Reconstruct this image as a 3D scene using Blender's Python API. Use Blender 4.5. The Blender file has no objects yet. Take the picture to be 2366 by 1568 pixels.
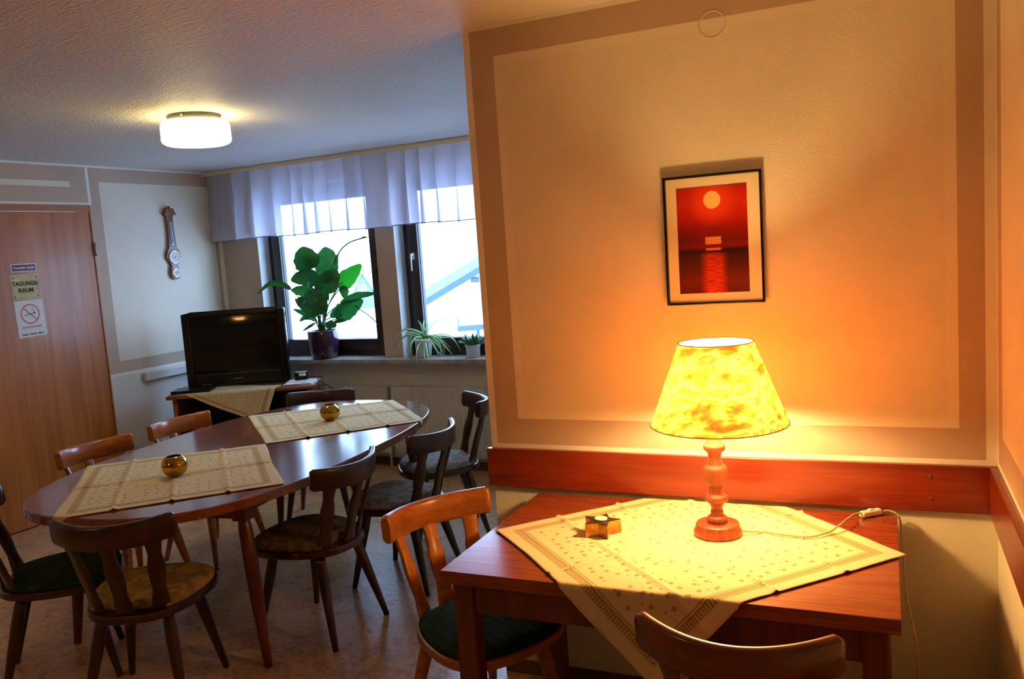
import bpy, bmesh, math, random
from mathutils import Vector, Matrix, Quaternion
from mathutils.noise import noise as pnoise
PI = math.pi
R = math.radians
scene = bpy.context.scene
COL = scene.collection
rnd = random.Random(7)

# ------------------------------------------------------------------ materials
def srgb(r, g, b):
    f = lambda c: (c/255/12.92 if c <= 10 else ((c/255+.055)/1.055)**2.4)
    return (f(r), f(g), f(b), 1)

def newmat(name):
    m = bpy.data.materials.new(name); m.use_nodes = True
    nt = m.node_tree
    for n in list(nt.nodes):
        nt.nodes.remove(n)
    out = nt.nodes.new('ShaderNodeOutputMaterial')
    return m, nt, out

class NT:
    """tiny helper for chains of nodes"""
    def __init__(s, nt): s.nt = nt
    def node(s, t, **kw):
        n = s.nt.nodes.new(t)
        for k, v in kw.items(): setattr(n, k, v)
        return n
    def link(s, a, b):
        if hasattr(a, 'is_output') or hasattr(a, 'links'): s.nt.links.new(a, b)
        else:
            try: b.default_value = a
            except Exception: b.default_value = (a, a, a)
    def m(s, op, a, b=None, c=None, clamp=False):
        n = s.node('ShaderNodeMath', operation=op); n.use_clamp = clamp
        s.link(a, n.inputs[0])
        if b is not None: s.link(b, n.inputs[1])
        if c is not None: s.link(c, n.inputs[2])
        return n.outputs[0]
    def mix(s, f, a, b):
        n = s.node('ShaderNodeMix', data_type='RGBA')
        s.link(f, n.inputs[0])
        s.link(a, n.inputs[6]); s.link(b, n.inputs[7])
        return n.outputs[2]
    def step(s, a, lo, hi):      # smooth 0..1 ramp between lo and hi
        n = s.node('ShaderNodeMapRange', interpolation_type='SMOOTHSTEP')
        s.link(a, n.inputs[0]); n.inputs[1].default_value = lo; n.inputs[2].default_value = hi
        return n.outputs[0]
    def noise(s, vec, scale, detail=3, dist=0., rough=.5):
        n = s.node('ShaderNodeTexNoise')
        if vec is not None: s.link(vec, n.inputs['Vector'])
        n.inputs['Scale'].default_value = scale; n.inputs['Detail'].default_value = detail
        n.inputs['Distortion'].default_value = dist; n.inputs['Roughness'].default_value = rough
        return n.outputs['Fac']
    def mapping(s, vec, scale=(1, 1, 1), rot=(0, 0, 0), loc=(0, 0, 0)):
        n = s.node('ShaderNodeMapping')
        s.link(vec, n.inputs[0]); n.inputs['Scale'].default_value = scale
        n.inputs['Rotation'].default_value = rot; n.inputs['Location'].default_value = loc
        return n.outputs[0]
    def ramp(s, f, stops):
        n = s.node('ShaderNodeValToRGB'); s.link(f, n.inputs[0])
        e = n.color_ramp.elements
        while len(e) < len(stops): e.new(.5)
        for i, (p, c) in enumerate(stops):
            e[i].position = p; e[i].color = c
        return n.outputs[0]
    def bump(s, h, strength=.2, dist=.01):
        n = s.node('ShaderNodeBump'); s.link(h, n.inputs['Height'])
        n.inputs['Strength'].default_value = strength; n.inputs['Distance'].default_value = dist
        return n.outputs[0]

def principled(name, col=None, rough=.5, metal=0., spec=.5, coat=0., build=None, trans=0., emis=None, estr=0., sub=0.):
    m, nt, out = newmat(name); N = NT(nt)
    p = N.node('ShaderNodeBsdfPrincipled')
    p.inputs['Roughness'].default_value = rough; p.inputs['Metallic'].default_value = metal
    p.inputs['Specular IOR Level'].default_value = spec; p.inputs['Coat Weight'].default_value = coat
    p.inputs['Coat Roughness'].default_value = .12
    p.inputs['Transmission Weight'].default_value = trans
    if col: p.inputs['Base Color'].default_value = col
    if emis:
        p.inputs['Emission Color'].default_value = emis; p.inputs['Emission Strength'].default_value = estr
    nt.links.new(p.outputs[0], out.inputs[0])
    if build: build(N, p)
    return m

def objco(N):
    return N.node('ShaderNodeTexCoord').outputs['Object']
def uvco(N):
    return N.node('ShaderNodeTexCoord').outputs['UV']

def mottled(name, c1, c2, scale=8, rough=.6, bump=0., bscale=60, **kw):
    def b(N, p):
        co = objco(N)
        f = N.noise(co, scale, 4)
        N.link(N.mix(N.step(f, .3, .7), c1, c2), p.inputs['Base Color'])
        if bump:
            N.link(N.bump(N.noise(co, bscale, 3), bump, .004), p.inputs['Normal'])
    return principled(name, rough=rough, build=b, **kw)

def wood(name, c1, c2, axis='x', scale=1., rough=.35, coat=.25, fine=.4, spec=.5):
    sc = {'x': (1.2, 14, 14), 'y': (14, 1.2, 14), 'z': (14, 14, 1.2)}[axis]
    def b(N, p):
        co = objco(N)
        v = N.mapping(co, tuple(k*scale for k in sc))
        a = N.noise(v, 2.2, 4, .6)
        v2 = N.mapping(co, tuple(k*scale*(5 if k > 2 else 1.5) for k in sc))
        f = N.noise(v2, 2.5, 2)
        t = N.m('ADD', N.m('MULTIPLY', a, 1-fine), N.m('MULTIPLY', f, fine))
        N.link(N.mix(N.step(t, .34, .66), c1, c2), p.inputs['Base Color'])
        N.link(N.bump(f, .06, .002), p.inputs['Normal'])
    return principled(name, rough=rough, coat=coat, build=b, spec=spec)

def fabric(name, c1, c2, scale=25, stripes=None, rough=.95):
    def b(N, p):
        co = objco(N)
        f = N.step(N.noise(co, scale, 3, .8), .42, .6)
        col = N.mix(f, c1, c2)
        if stripes:
            sx = N.node('ShaderNodeSeparateXYZ'); N.link(co, sx.inputs[0])
            s = N.m('SINE', N.m('MULTIPLY', sx.outputs[0], 2*PI/stripes))
            col = N.mix(N.m('MULTIPLY', N.step(s, -.3, .6), .6), col, tuple(k*.45 for k in c1[:3])+(1,))
        N.link(col, p.inputs['Base Color'])
        N.link(N.bump(N.noise(co, 400, 2), .3, .002), p.inputs['Normal'])
    return principled(name, rough=rough, spec=.2, build=b)

# wall paints
def paint(name, c):
    c2 = tuple(k*.93 for k in c[:3])+(1,)
    return mottled(name, c, c2, scale=3, rough=.85, bump=.25, bscale=130, spec=.25)
P_CREAM = paint('paint_cream_wall', srgb(232, 220, 192))
P_STRIP = paint('paint_white_stripe', srgb(246, 242, 230))
P_TAUPE = paint('paint_taupe_band', srgb(200, 178, 156))
P_EDGE = paint('paint_panel_edge', srgb(243, 233, 212))
P_PANEL = paint('paint_panel', srgb(238, 228, 206))
P_LOWER = paint('paint_white_lower', srgb(226, 222, 212))
P_GREY = paint('paint_grey_sill_wall', srgb(150, 140, 124))
M_REVEAL = paint('paint_window_reveal', srgb(214, 214, 210))

def ceil_build(N, p):
    co = objco(N)
    v = N.mapping(co, (14, 70, 14), (0, 0, R(20)))
    f = N.noise(v, 1.6, 4, .5)
    v2 = N.mapping(co, (30, 90, 30), (0, 0, R(-30)))
    g = N.noise(v2, 1.4, 3, .3)
    h = N.m('ADD', f, g)
    N.link(N.bump(h, .7, .014), p.inputs['Normal'])
    N.link(N.mix(f, srgb(220, 214, 204), srgb(234, 229, 220)), p.inputs['Base Color'])
M_CEIL = principled('ceiling_textured_paper', rough=.6, spec=.4, build=ceil_build)

def floor_build(N, p):
    co = objco(N)
    a = N.noise(co, 7, 5, .8, .65)
    b = N.noise(co, 38, 4, .5, .6)
    t = N.m('ADD', N.m('MULTIPLY', a, .5), N.m('MULTIPLY', b, .5))
    c = N.ramp(t, [(.3, srgb(140, 92, 54)), (.46, srgb(182, 134, 88)), (.56, srgb(208, 166, 120)), (.72, srgb(152, 104, 64))])
    N.link(c, p.inputs['Base Color'])
    N.link(N.m('ADD', N.m('MULTIPLY', b, .25), .2), p.inputs['Roughness'])
    N.link(N.bump(N.noise(co, 55, 3), .18, .006), p.inputs['Normal'])
M_FLOOR = principled('mottled_linoleum', spec=.5, build=floor_build)

W_TABLE = wood('rosewood_laminate', srgb(124, 52, 28), srgb(150, 72, 40), 'x', 1.7, .2, .3, .6)
W_OVAL = wood('walnut_laminate', srgb(112, 60, 44), srgb(146, 88, 68), 'y', 1, .16, .4, .5)
W_TLEG = wood('red_stained_leg_wood', srgb(84, 30, 14), srgb(112, 46, 22), 'z', 1, .35, .2)
W_RAIL = wood('red_mahogany_rail', srgb(112, 32, 12), srgb(138, 46, 20), 'x', .8, .3, .3)
W_RAILY = wood('red_mahogany_rail_side', srgb(112, 32, 12), srgb(138, 46, 20), 'y', .8, .3, .3)
W_DARK = wood('dark_walnut_chair', srgb(40, 17, 8), srgb(64, 29, 13), 'z', 1, .3, .3)
W_AMBER = wood('amber_beech_chair', srgb(150, 82, 30), srgb(182, 108, 46), 'x', 1, .28, .4)
W_RED = wood('reddish_brown_chair', srgb(98, 40, 18), srgb(124, 54, 26), 'x', 1, .3, .4)
W_DOOR = wood('oak_veneer_door', srgb(162, 92, 30), srgb(188, 116, 46), 'z', .4, .36, .15, .3)
W_DOORF = wood('oak_door_frame', srgb(160, 98, 44), srgb(184, 120, 62), 'x', .7, .38, .15)
W_WIN = wood('dark_brown_window_frame', srgb(30, 20, 18), srgb(44, 30, 26), 'z', 1, .35, .1)
W_STAND = wood('cherry_stand', srgb(128, 72, 42), srgb(156, 94, 58), 'x', 1, .3, .2)
W_BARO = wood('barometer_oak', srgb(104, 58, 30), srgb(134, 80, 44), 'z', 2, .35, .2)
W_LAMP = wood('turned_pine_lamp_base', srgb(158, 70, 34), srgb(180, 90, 48), 'z', 1.5, .4, .2)
W_BASEB = wood('brown_baseboard', srgb(96, 66, 42), srgb(112, 78, 50), 'x', 1, .5, 0)
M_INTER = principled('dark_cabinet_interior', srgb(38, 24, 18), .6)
M_BLACK = principled('black_gloss_plastic', srgb(14, 14, 16), .25)
M_BLACKM = principled('black_matt_plastic', srgb(16, 17, 20), .5)
M_SCREEN = principled('dark_glass_screen', srgb(20, 20, 20), .07, spec=.45)
M_CHROME = principled('chrome', srgb(200, 200, 200), .25, 1)
M_PEWTER = principled('dark_pewter_frame', srgb(70, 68, 66), .22, 1)
M_WHITEPL = principled('white_plastic', srgb(222, 222, 220), .4)
M_IVORY = principled('ivory_plastic', srgb(232, 222, 196), .4)
M_CORD = principled('ivory_fabric_cord', srgb(206, 180, 140), .7)
M_RAD = mottled('radiator_enamel', srgb(206, 200, 186), srgb(196, 190, 176), 4, .4)
M_SILL = mottled('sill_marble', srgb(176, 168, 158), srgb(146, 138, 130), 14, .22)
M_PAPER = principled('white_paper', srgb(226, 226, 222), .8)
M_STEEL = principled('brushed_steel', srgb(150, 150, 150), .35, 1)
M_POTPURPLE = principled('aubergine_ceramic', srgb(52, 28, 50), .16, coat=.4)
M_POTWHITE = principled('white_ceramic', srgb(216, 216, 214), .35)
M_SOIL = mottled('potting_soil', srgb(44, 32, 24), srgb(28, 20, 14), 60, .95)
M_GOLD = principled('bronze_mirror_glass', srgb(196, 150, 48), .07, 1)
M_GOLDSTAR = mottled('gold_leaf', srgb(214, 158, 66), srgb(166, 100, 38), 40, .35, metal=.6)
M_STARTOP = principled('dark_brown_star_top', srgb(52, 24, 18), .4)
M_WAX = principled('white_wax', srgb(240, 232, 206), .5)
M_TRIMBROWN = principled('shade_binding_tape', srgb(104, 60, 30), .6)

def leafmat(name, c1, c2, tr):
    m, nt, out = newmat(name); N = NT(nt)
    co = objco(N)
    col = N.mix(N.noise(co, 12, 3), c1, c2)
    p = N.node('ShaderNodeBsdfPrincipled'); p.inputs['Roughness'].default_value = .35
    N.link(col, p.inputs['Base Color'])
    t = N.node('ShaderNodeBsdfTranslucent'); N.link(col, t.inputs[0])
    mx = N.node('ShaderNodeMixShader'); mx.inputs[0].default_value = tr
    nt.links.new(p.outputs[0], mx.inputs[1]); nt.links.new(t.outputs[0], mx.inputs[2])
    nt.links.new(mx.outputs[0], out.inputs[0])
    return m
M_LEAF = leafmat('peace_lily_leaf', srgb(16, 72, 30), srgb(34, 104, 38), .22)
M_LEAFB = leafmat('young_leaf', srgb(22, 100, 18), srgb(34, 118, 26), .45)
M_STEM = leafmat('plant_stem', srgb(46, 104, 46), srgb(70, 120, 60), .1)
M_DRY = leafmat('dried_stem', srgb(90, 84, 60), srgb(70, 70, 50), .1)
M_JADE = leafmat('succulent_leaf', srgb(30, 92, 40), srgb(60, 124, 46), .15)
def spider_mat():
    m, nt, out = newmat('spider_plant_leaf'); N = NT(nt)
    s = N.node('ShaderNodeSeparateXYZ'); N.link(uvco(N), s.inputs[0])
    d = N.m('ABSOLUTE', N.m('SUBTRACT', s.outputs[0], .5))
    col = N.mix(N.step(d, .14, .26), srgb(226, 236, 196), srgb(66, 128, 56))
    p = N.node('ShaderNodeBsdfPrincipled'); p.inputs['Roughness'].default_value = .4
    N.link(col, p.inputs['Base Color'])
    t = N.node('ShaderNodeBsdfTranslucent'); N.link(col, t.inputs[0])
    mx = N.node('ShaderNodeMixShader'); mx.inputs[0].default_value = .35
    nt.links.new(p.outputs[0], mx.inputs[1]); nt.links.new(t.outputs[0], mx.inputs[2])
    nt.links.new(mx.outputs[0], out.inputs[0])
    return m
M_SPIDER = spider_mat()

def glass_mat():
    m, nt, out = newmat('window_glass'); N = NT(nt)
    t = N.node('ShaderNodeBsdfTransparent'); t.inputs[0].default_value = (.96, .98, .98, 1)
    g = N.node('ShaderNodeBsdfGlossy'); g.inputs['Roughness'].default_value = .01
    mx = N.node('ShaderNodeMixShader'); mx.inputs[0].default_value = .06
    nt.links.new(t.outputs[0], mx.inputs[1]); nt.links.new(g.outputs[0], mx.inputs[2])
    nt.links.new(mx.outputs[0], out.inputs[0])
    return m
M_GLASS = glass_mat()

def curtain_mat():
    m, nt, out = newmat('sheer_curtain'); N = NT(nt)
    t = N.node('ShaderNodeBsdfTransparent')
    tl = N.node('ShaderNodeBsdfTranslucent'); tl.inputs[0].default_value = (.55, .52, .60, 1)
    d = N.node('ShaderNodeBsdfDiffuse'); d.inputs[0].default_value = (.80, .74, .80, 1)
    a = N.node('ShaderNodeMixShader'); a.inputs[0].default_value = .5
    nt.links.new(tl.outputs[0], a.inputs[1]); nt.links.new(d.outputs[0], a.inputs[2])
    b = N.node('ShaderNodeMixShader'); b.inputs[0].default_value = .79
    nt.links.new(t.outputs[0], b.inputs[1]); nt.links.new(a.outputs[0], b.inputs[2])
    nt.links.new(b.outputs[0], out.inputs[0])
    return m
M_CURT = curtain_mat()
M_HEM = principled('curtain_hem', srgb(120, 124, 150), .9)

def shade_mat():
    m, nt, out = newmat('marbled_lampshade'); N = NT(nt)
    co = objco(N)
    v = N.mapping(co, (6, 6, 17), (R(16), R(30), R(10)))
    a = N.noise(v, .9, 5, 1.8, .6)
    v2 = N.mapping(co, (9, 9, 15), (R(40), R(-20), R(30)))
    b = N.noise(v2, .8, 3, 2.2, .5)
    t = N.m('ADD', N.m('MULTIPLY', N.m('SUBTRACT', a, .5), .85), N.m('ADD', N.m('MULTIPLY', N.m('SUBTRACT', b, .5), .55), .5))
    col = N.ramp(t, [(.27, (.62, .045, .008, 1)), (.36, (.82, .085, .014, 1)), (.44, (.94, .19, .026, 1)), (.53, (.99, .52, .13, 1)), (.61, (.88, .10, .016, 1)), (.69, (.97, .30, .055, 1))])
    # fine drawn veins
    v3 = N.mapping(co, (10, 10, 26), (R(20), R(35), 0))
    w = N.noise(v3, 1.3, 4, 2.5, .6)
    vein = N.m('SUBTRACT', 1, N.step(N.m('ABSOLUTE', N.m('SUBTRACT', w, .5)), .0, .014))
    col = N.mix(N.m('MULTIPLY', vein, .35), col, (.5, .25, .08, 1))
    tl = N.node('ShaderNodeBsdfTranslucent'); N.link(col, tl.inputs[0])
    d = N.node('ShaderNodeBsdfDiffuse'); N.link(col, d.inputs[0])
    mx = N.node('ShaderNodeMixShader'); mx.inputs[0].default_value = .22
    nt.links.new(tl.outputs[0], mx.inputs[1]); nt.links.new(d.outputs[0], mx.inputs[2])
    nt.links.new(mx.outputs[0], out.inputs[0])
    return m
M_SHADE = shade_mat()
def lining_mat():
    m, nt, out = newmat('white_shade_lining'); N = NT(nt)
    tl = N.node('ShaderNodeBsdfTranslucent'); tl.inputs[0].default_value = (.96, .94, .9, 1)
    d = N.node('ShaderNodeBsdfDiffuse'); d.inputs[0].default_value = (.96, .94, .9, 1)
    mx = N.node('ShaderNodeMixShader'); mx.inputs[0].default_value = .45
    nt.links.new(tl.outputs[0], mx.inputs[1]); nt.links.new(d.outputs[0], mx.inputs[2])
    nt.links.new(mx.outputs[0], out.inputs[0])
    return m
M_LINING = lining_mat()

def emis_mat(name, col, strength):
    m, nt, out = newmat(name)
    e = nt.nodes.new('ShaderNodeEmission'); e.inputs[0].default_value = col; e.inputs[1].default_value = strength
    nt.links.new(e.outputs[0], out.inputs[0])
    return m

def drum_mat():
    m, nt, out = newmat('frosted_pressed_glass'); N = NT(nt)
    co = objco(N)
    f = N.noise(co, 60, 3, 1.)
    e = N.node('ShaderNodeEmission'); e.inputs[0].default_value = (1., .86, .42, 1)
    N.link(N.m('ADD', N.m('MULTIPLY', N.step(f, .4, .6), .75), .25), e.inputs[1])
    g = N.node('ShaderNodeBsdfTranslucent'); g.inputs[0].default_value = (.9, .9, .8, 1)
    tr = N.node('ShaderNodeBsdfTransparent')
    a = N.node('ShaderNodeMixShader'); a.inputs[0].default_value = .25
    nt.links.new(g.outputs[0], a.inputs[1]); nt.links.new(tr.outputs[0], a.inputs[2])
    s = N.node('ShaderNodeAddShader')
    nt.links.new(a.outputs[0], s.inputs[0]); nt.links.new(e.outputs[0], s.inputs[1])
    nt.links.new(s.outputs[0], out.inputs[0])
    return m

def cloth_mat():
    """cream cloth printed with small gold stars, a ribbon border and a comb pattern along the edge (uv in cloth widths)"""
    m, nt, out = newmat('star_printed_cloth'); N = NT(nt)
    s = N.node('ShaderNodeSeparateXYZ'); N.link(uvco(N), s.inputs[0])
    u, v = s.outputs[0], s.outputs[1]
    def stars(n, r0, thr_in, thr_out, seed):
        cu, cv = N.m('MULTIPLY', N.m('ADD', u, seed), n), N.m('MULTIPLY', N.m('ADD', v, seed*1.7), n)
        iu, iv = N.m('FLOOR', cu), N.m('FLOOR', cv)
        cmb = N.node('ShaderNodeCombineXYZ'); N.link(iu, cmb.inputs[0]); N.link(iv, cmb.inputs[1])
        wn = N.node('ShaderNodeTexWhiteNoise', noise_dimensions='2D'); N.link(cmb.outputs[0], wn.inputs['Vector'])
        sc = N.node('ShaderNodeSeparateColor'); N.link(wn.outputs['Color'], sc.inputs[0])
        fx = N.m('SUBTRACT', N.m('SUBTRACT', cu, iu), N.m('ADD', N.m('MULTIPLY', sc.outputs[0], .5), .25))
        fy = N.m('SUBTRACT', N.m('SUBTRACT', cv, iv), N.m('ADD', N.m('MULTIPLY', sc.outputs[1], .5), .25))
        r = N.m('SQRT', N.m('ADD', N.m('MULTIPLY', fx, fx), N.m('MULTIPLY', fy, fy)))
        th = N.m('DIVIDE', N.m('ARCTAN2', fy, fx), 2*PI/5)
        fr = N.m('ABSOLUTE', N.m('SUBTRACT', N.m('FRACT', N.m('ADD', th, N.m('MULTIPLY', sc.outputs[2], .9))), .5))   # 0..0.5
        rad = N.m('MULTIPLY', N.m('SUBTRACT', 1, N.m('MULTIPLY', N.m('SUBTRACT', .5, fr), 1.25)), r0)
        inside = N.m('LESS_THAN', r, rad)
        keep = N.m('LESS_THAN', wn.outputs['Value'], thr_out)
        return N.m('MULTIPLY', inside, N.m('MULTIPLY', keep, 1)), wn.outputs['Value']
    du = N.m('MINIMUM', u, N.m('SUBTRACT', 1, u)); dv = N.m('MINIMUM', v, N.m('SUBTRACT', 1, v))
    d = N.m('MINIMUM', du, dv)
    field = N.m('GREATER_THAN', d, .10)
    near = N.m('SUBTRACT', 1, N.step(d, .20, .32))
    s1, w1 = stars(20, .21, 0, .95, .0)
    dens = N.m('ADD', N.m('MULTIPLY', near, .55), .32)
    s1 = N.m('MULTIPLY', s1, N.m('LESS_THAN', w1, dens))
    s2, w2 = stars(27, .15, 0, .32, .37)
    st = N.m('MULTIPLY', N.m('MAXIMUM', s1, s2), field)
    def band(lo, hi): return N.m('MULTIPLY', N.m('GREATER_THAN', d, lo), N.m('LESS_THAN', d, hi))
    along = N.m('ADD', N.m('MULTIPLY', N.m('LESS_THAN', du, dv), v), N.m('MULTIPLY', N.m('GREATER_THAN', du, dv), u))
    teeth = N.m('GREATER_THAN', N.m('FRACT', N.m('MULTIPLY', along, 95)), .5)
    comb = N.m('MULTIPLY', band(.050, .072), teeth)
    line = N.m('MAXIMUM', band(.072, .077), band(.084, .087))
    tint = band(.046, .088)
    cream = srgb(226, 208, 164)
    base = N.mix(N.m('MULTIPLY', tint, .55), cream, srgb(206, 178, 112))
    base = N.mix(N.m('MULTIPLY', N.noise(uvco(N), 6, 3), .25), base, srgb(222, 202, 150))
    mark = N.m('MAXIMUM', N.m('MULTIPLY', st, .7), N.m('MULTIPLY', N.m('MAXIMUM', comb, line), .7), clamp=True)
    col = N.mix(mark, base, srgb(126, 92, 40))
    # thread lines of the press folds
    p = N.node('ShaderNodeBsdfPrincipled'); p.inputs['Roughness'].default_value = .85; p.inputs['Specular IOR Level'].default_value = .2
    N.link(col, p.inputs['Base Color'])
    nt.links.new(p.outputs[0], out.inputs[0])
    return m
M_CLOTH = cloth_mat()

def print_mat():
    """red sunset over the sea: disc, glow, banded horizon, broken reflection (uv)"""
    m, nt, out = newmat('red_sunset_print'); N = NT(nt)
    s = N.node('ShaderNodeSeparateXYZ'); N.link(uvco(N), s.inputs[0])
    u, v = s.outputs[0], s.outputs[1]
    base = N.ramp(v, [(0, srgb(84, 22, 8)), (.12, srgb(110, 30, 10)), (.22, srgb(90, 26, 10)), (.34, srgb(74, 26, 14)), (.405, srgb(60, 20, 14)), (.44, srgb(130, 26, 14)), (.50, srgb(110, 20, 10)), (.62, srgb(140, 20, 8)), (.70, srgb(176, 26, 12)), (.85, srgb(196, 38, 16)), (1, srgb(176, 32, 14))])
    x = N.m('MULTIPLY', N.m('SUBTRACT', u, .51), .68); y = N.m('SUBTRACT', v, .872)
    r = N.m('SQRT', N.m('ADD', N.m('MULTIPLY', x, x), N.m('MULTIPLY', y, y)))
    c = N.mix(N.m('MULTIPLY', N.m('SUBTRACT', 1, N.step(r, .06, .28)), .7), base, srgb(240, 74, 30))
    c = N.mix(N.m('SUBTRACT', 1, N.step(r, .079, .085)), c, srgb(255, 200, 110))
    ax = N.m('ABSOLUTE', x)
    # low second glow with streaks
    blob = N.m('MULTIPLY', N.m('SUBTRACT', 1, N.step(ax, .070, .082)), N.m('MULTIPLY', N.step(v, .455, .463), N.m('SUBTRACT', 1, N.step(v, .522, .532))))
    streak = N.step(N.m('SINE', N.m('MULTIPLY', v, 300)), -.8, .5)
    c = N.mix(N.m('MULTIPLY', blob, N.m('ADD', N.m('MULTIPLY', streak, .5), .5)), c, srgb(250, 150, 70))
    blob2 = N.m('MULTIPLY', N.m('SUBTRACT', 1, N.step(ax, .06, .085)), N.m('MULTIPLY', N.step(v, .398, .404), N.m('SUBTRACT', 1, N.step(v, .420, .426))))
    c = N.mix(N.m('MULTIPLY', blob2, .8), c, srgb(246, 120, 60))
    dark = N.m('MULTIPLY', N.step(v, .375, .385), N.m('SUBTRACT', 1, N.step(v, .396, .402)))
    c = N.mix(N.m('MULTIPLY', dark, .6), c, srgb(50, 12, 10))
    # reflection column on the water
    vs = N.mapping(uvco(N), (5, 90, 1)); wav = N.noise(vs, 1.5, 3)
    colm = N.m('MULTIPLY', N.m('SUBTRACT', 1, N.step(ax, .04, .15)), N.m('SUBTRACT', 1, N.step(v, .34, .40)))
    c = N.mix(N.m('MULTIPLY', colm, N.step(wav, .25, .7)), c, srgb(226, 60, 32))
    p = N.node('ShaderNodeBsdfPrincipled'); p.inputs['Roughness'].default_value = .25
    N.link(c, p.inputs['Base Color'])
    nt.links.new(p.outputs[0], out.inputs[0])
    return m
M_PRINT = print_mat()
M_MAT = principled('cream_picture_mount', srgb(236, 222, 186), .7)

# ------------------------------------------------------------------ mesh helpers
class MB:
    def __init__(s): s.bm = bmesh.new(); s.uv = s.bm.loops.layers.uv.new('UVMap')
    def box(s, lo, hi, mi=0, M=None):
        x0, y0, z0 = lo; x1, y1, z1 = hi
        vs = [s.bm.verts.new((M @ Vector(p)) if M else p) for p in
              [(x0, y0, z0), (x1, y0, z0), (x1, y1, z0), (x0, y1, z0), (x0, y0, z1), (x1, y0, z1), (x1, y1, z1), (x0, y1, z1)]]
        for q in [(3, 2, 1, 0), (4, 5, 6, 7), (0, 1, 5, 4), (1, 2, 6, 5), (2, 3, 7, 6), (3, 0, 4, 7)]:
            f = s.bm.faces.new([vs[i] for i in q]); f.material_index = mi
        return s
    def loft(s, rings, cap=(True, True), mi=0, closed=True, smooth=True):
        vr = [[s.bm.verts.new(p) for p in r] for r in rings]
        n = len(vr[0])
        for a, b in zip(vr[:-1], vr[1:]):
            for i in range(n if closed else n-1):
                j = (i+1) % n
                f = s.bm.faces.new((a[i], a[j], b[j], b[i])); f.material_index = mi; f.smooth = smooth
        if cap[0]: f = s.bm.faces.new(list(reversed(vr[0]))); f.material_index = mi
        if cap[1]: f = s.bm.faces.new(vr[-1]); f.material_index = mi
        return s
    def lathe(s, prof, n=40, cap=(True, True), mi=0, c=(0, 0, 0), smooth=True):
        rings = [[(c[0]+r*math.cos(2*PI*i/n), c[1]+r*math.sin(2*PI*i/n), c[2]+z) for i in range(n)] for r, z in prof]
        return s.loft(rings, cap, mi, smooth=smooth)
    def tube(s, pts, rad, n=10, mi=0, cap=True):
        pts = [Vector(p) for p in pts]
        rs = rad if isinstance(rad, (list, tuple)) else [rad]*len(pts)
        rings = []
        up = None
        for i, p in enumerate(pts):
            t = (pts[min(i+1, len(pts)-1)]-pts[max(i-1, 0)]).normalized()
            if up is None: up = Vector((1, 0, 0)) if abs(t.z) > .7 else Vector((0, 0, 1))
            a = t.cross(up).normalized(); b = t.cross(a).normalized(); up = -b if (-b).dot(up) > 0 else b
            rings.append([p + a*rs[i]*math.cos(2*PI*k/n) + b*rs[i]*math.sin(2*PI*k/n) for k in range(n)])
        return s.loft(rings, (cap, cap), mi)
    def prism(s, poly, z0, z1, mi=0, smooth=False):
        lo = [s.bm.verts.new((x, y, z0)) for x, y in poly]; hi = [s.bm.verts.new((x, y, z1)) for x, y in poly]
        n = len(poly)
        for i in range(n):
            j = (i+1) % n
            f = s.bm.faces.new((lo[i], lo[j], hi[j], hi[i])); f.material_index = mi; f.smooth = smooth
        f = s.bm.faces.new(list(reversed(lo))); f.material_index = mi
        f = s.bm.faces.new(hi); f.material_index = mi
        return s
    def grid(s, fn, nu, nv, mi=0, smooth=True):
        V = [[s.bm.verts.new(fn(i/nu, j/nv)) for j in range(nv+1)] for i in range(nu+1)]
        for i in range(nu):
            for j in range(nv):
                f = s.bm.faces.new((V[i][j], V[i+1][j], V[i+1][j+1], V[i][j+1]))
                f.material_index = mi; f.smooth = smooth
                for l, (a, b) in zip(f.loops, ((i, j), (i+1, j), (i+1, j+1), (i, j+1))):
                    l[s.uv].uv = (a/nu, b/nv)
        return s
    def transform(s, M): s.bm.transform(M); return s
    def build(s, name, mats, parent=None, loc=(0, 0, 0), rot=(0, 0, 0), bevel=0., seg=2, fix=True, solid=0., kind=None):
        if fix: bmesh.ops.recalc_face_normals(s.bm, faces=s.bm.faces)
        me = bpy.data.meshes.new(name); s.bm.to_mesh(me); s.bm.free()
        for m in (mats if isinstance(mats, (list, tuple)) else [mats]): me.materials.append(m)
        o = bpy.data.objects.new(name, me); COL.objects.link(o)
        o.parent = parent; o.location = loc; o.rotation_euler = rot
        if solid:
            k = o.modifiers.new('thickness', 'SOLIDIFY'); k.thickness = solid; k.offset = 1
        if bevel:
            k = o.modifiers.new('bevel', 'BEVEL'); k.width = bevel; k.segments = seg; k.limit_method = 'ANGLE'; k.angle_limit = R(40)
        if kind: o['kind'] = kind
        return o

def thing(name, label, cat, loc=(0, 0, 0), rz=0., group=None, rot=None):
    o = bpy.data.objects.new(name, None); COL.objects.link(o); o.empty_display_size = .1
    o.location = loc; o.rotation_euler = rot or (0, 0, rz)
    o['label'] = label; o['category'] = cat
    if group: o['group'] = group
    return o
def tag(o, label, cat, group=None):
    o['label'] = label; o['category'] = cat
    if group: o['group'] = group
    return o

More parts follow.
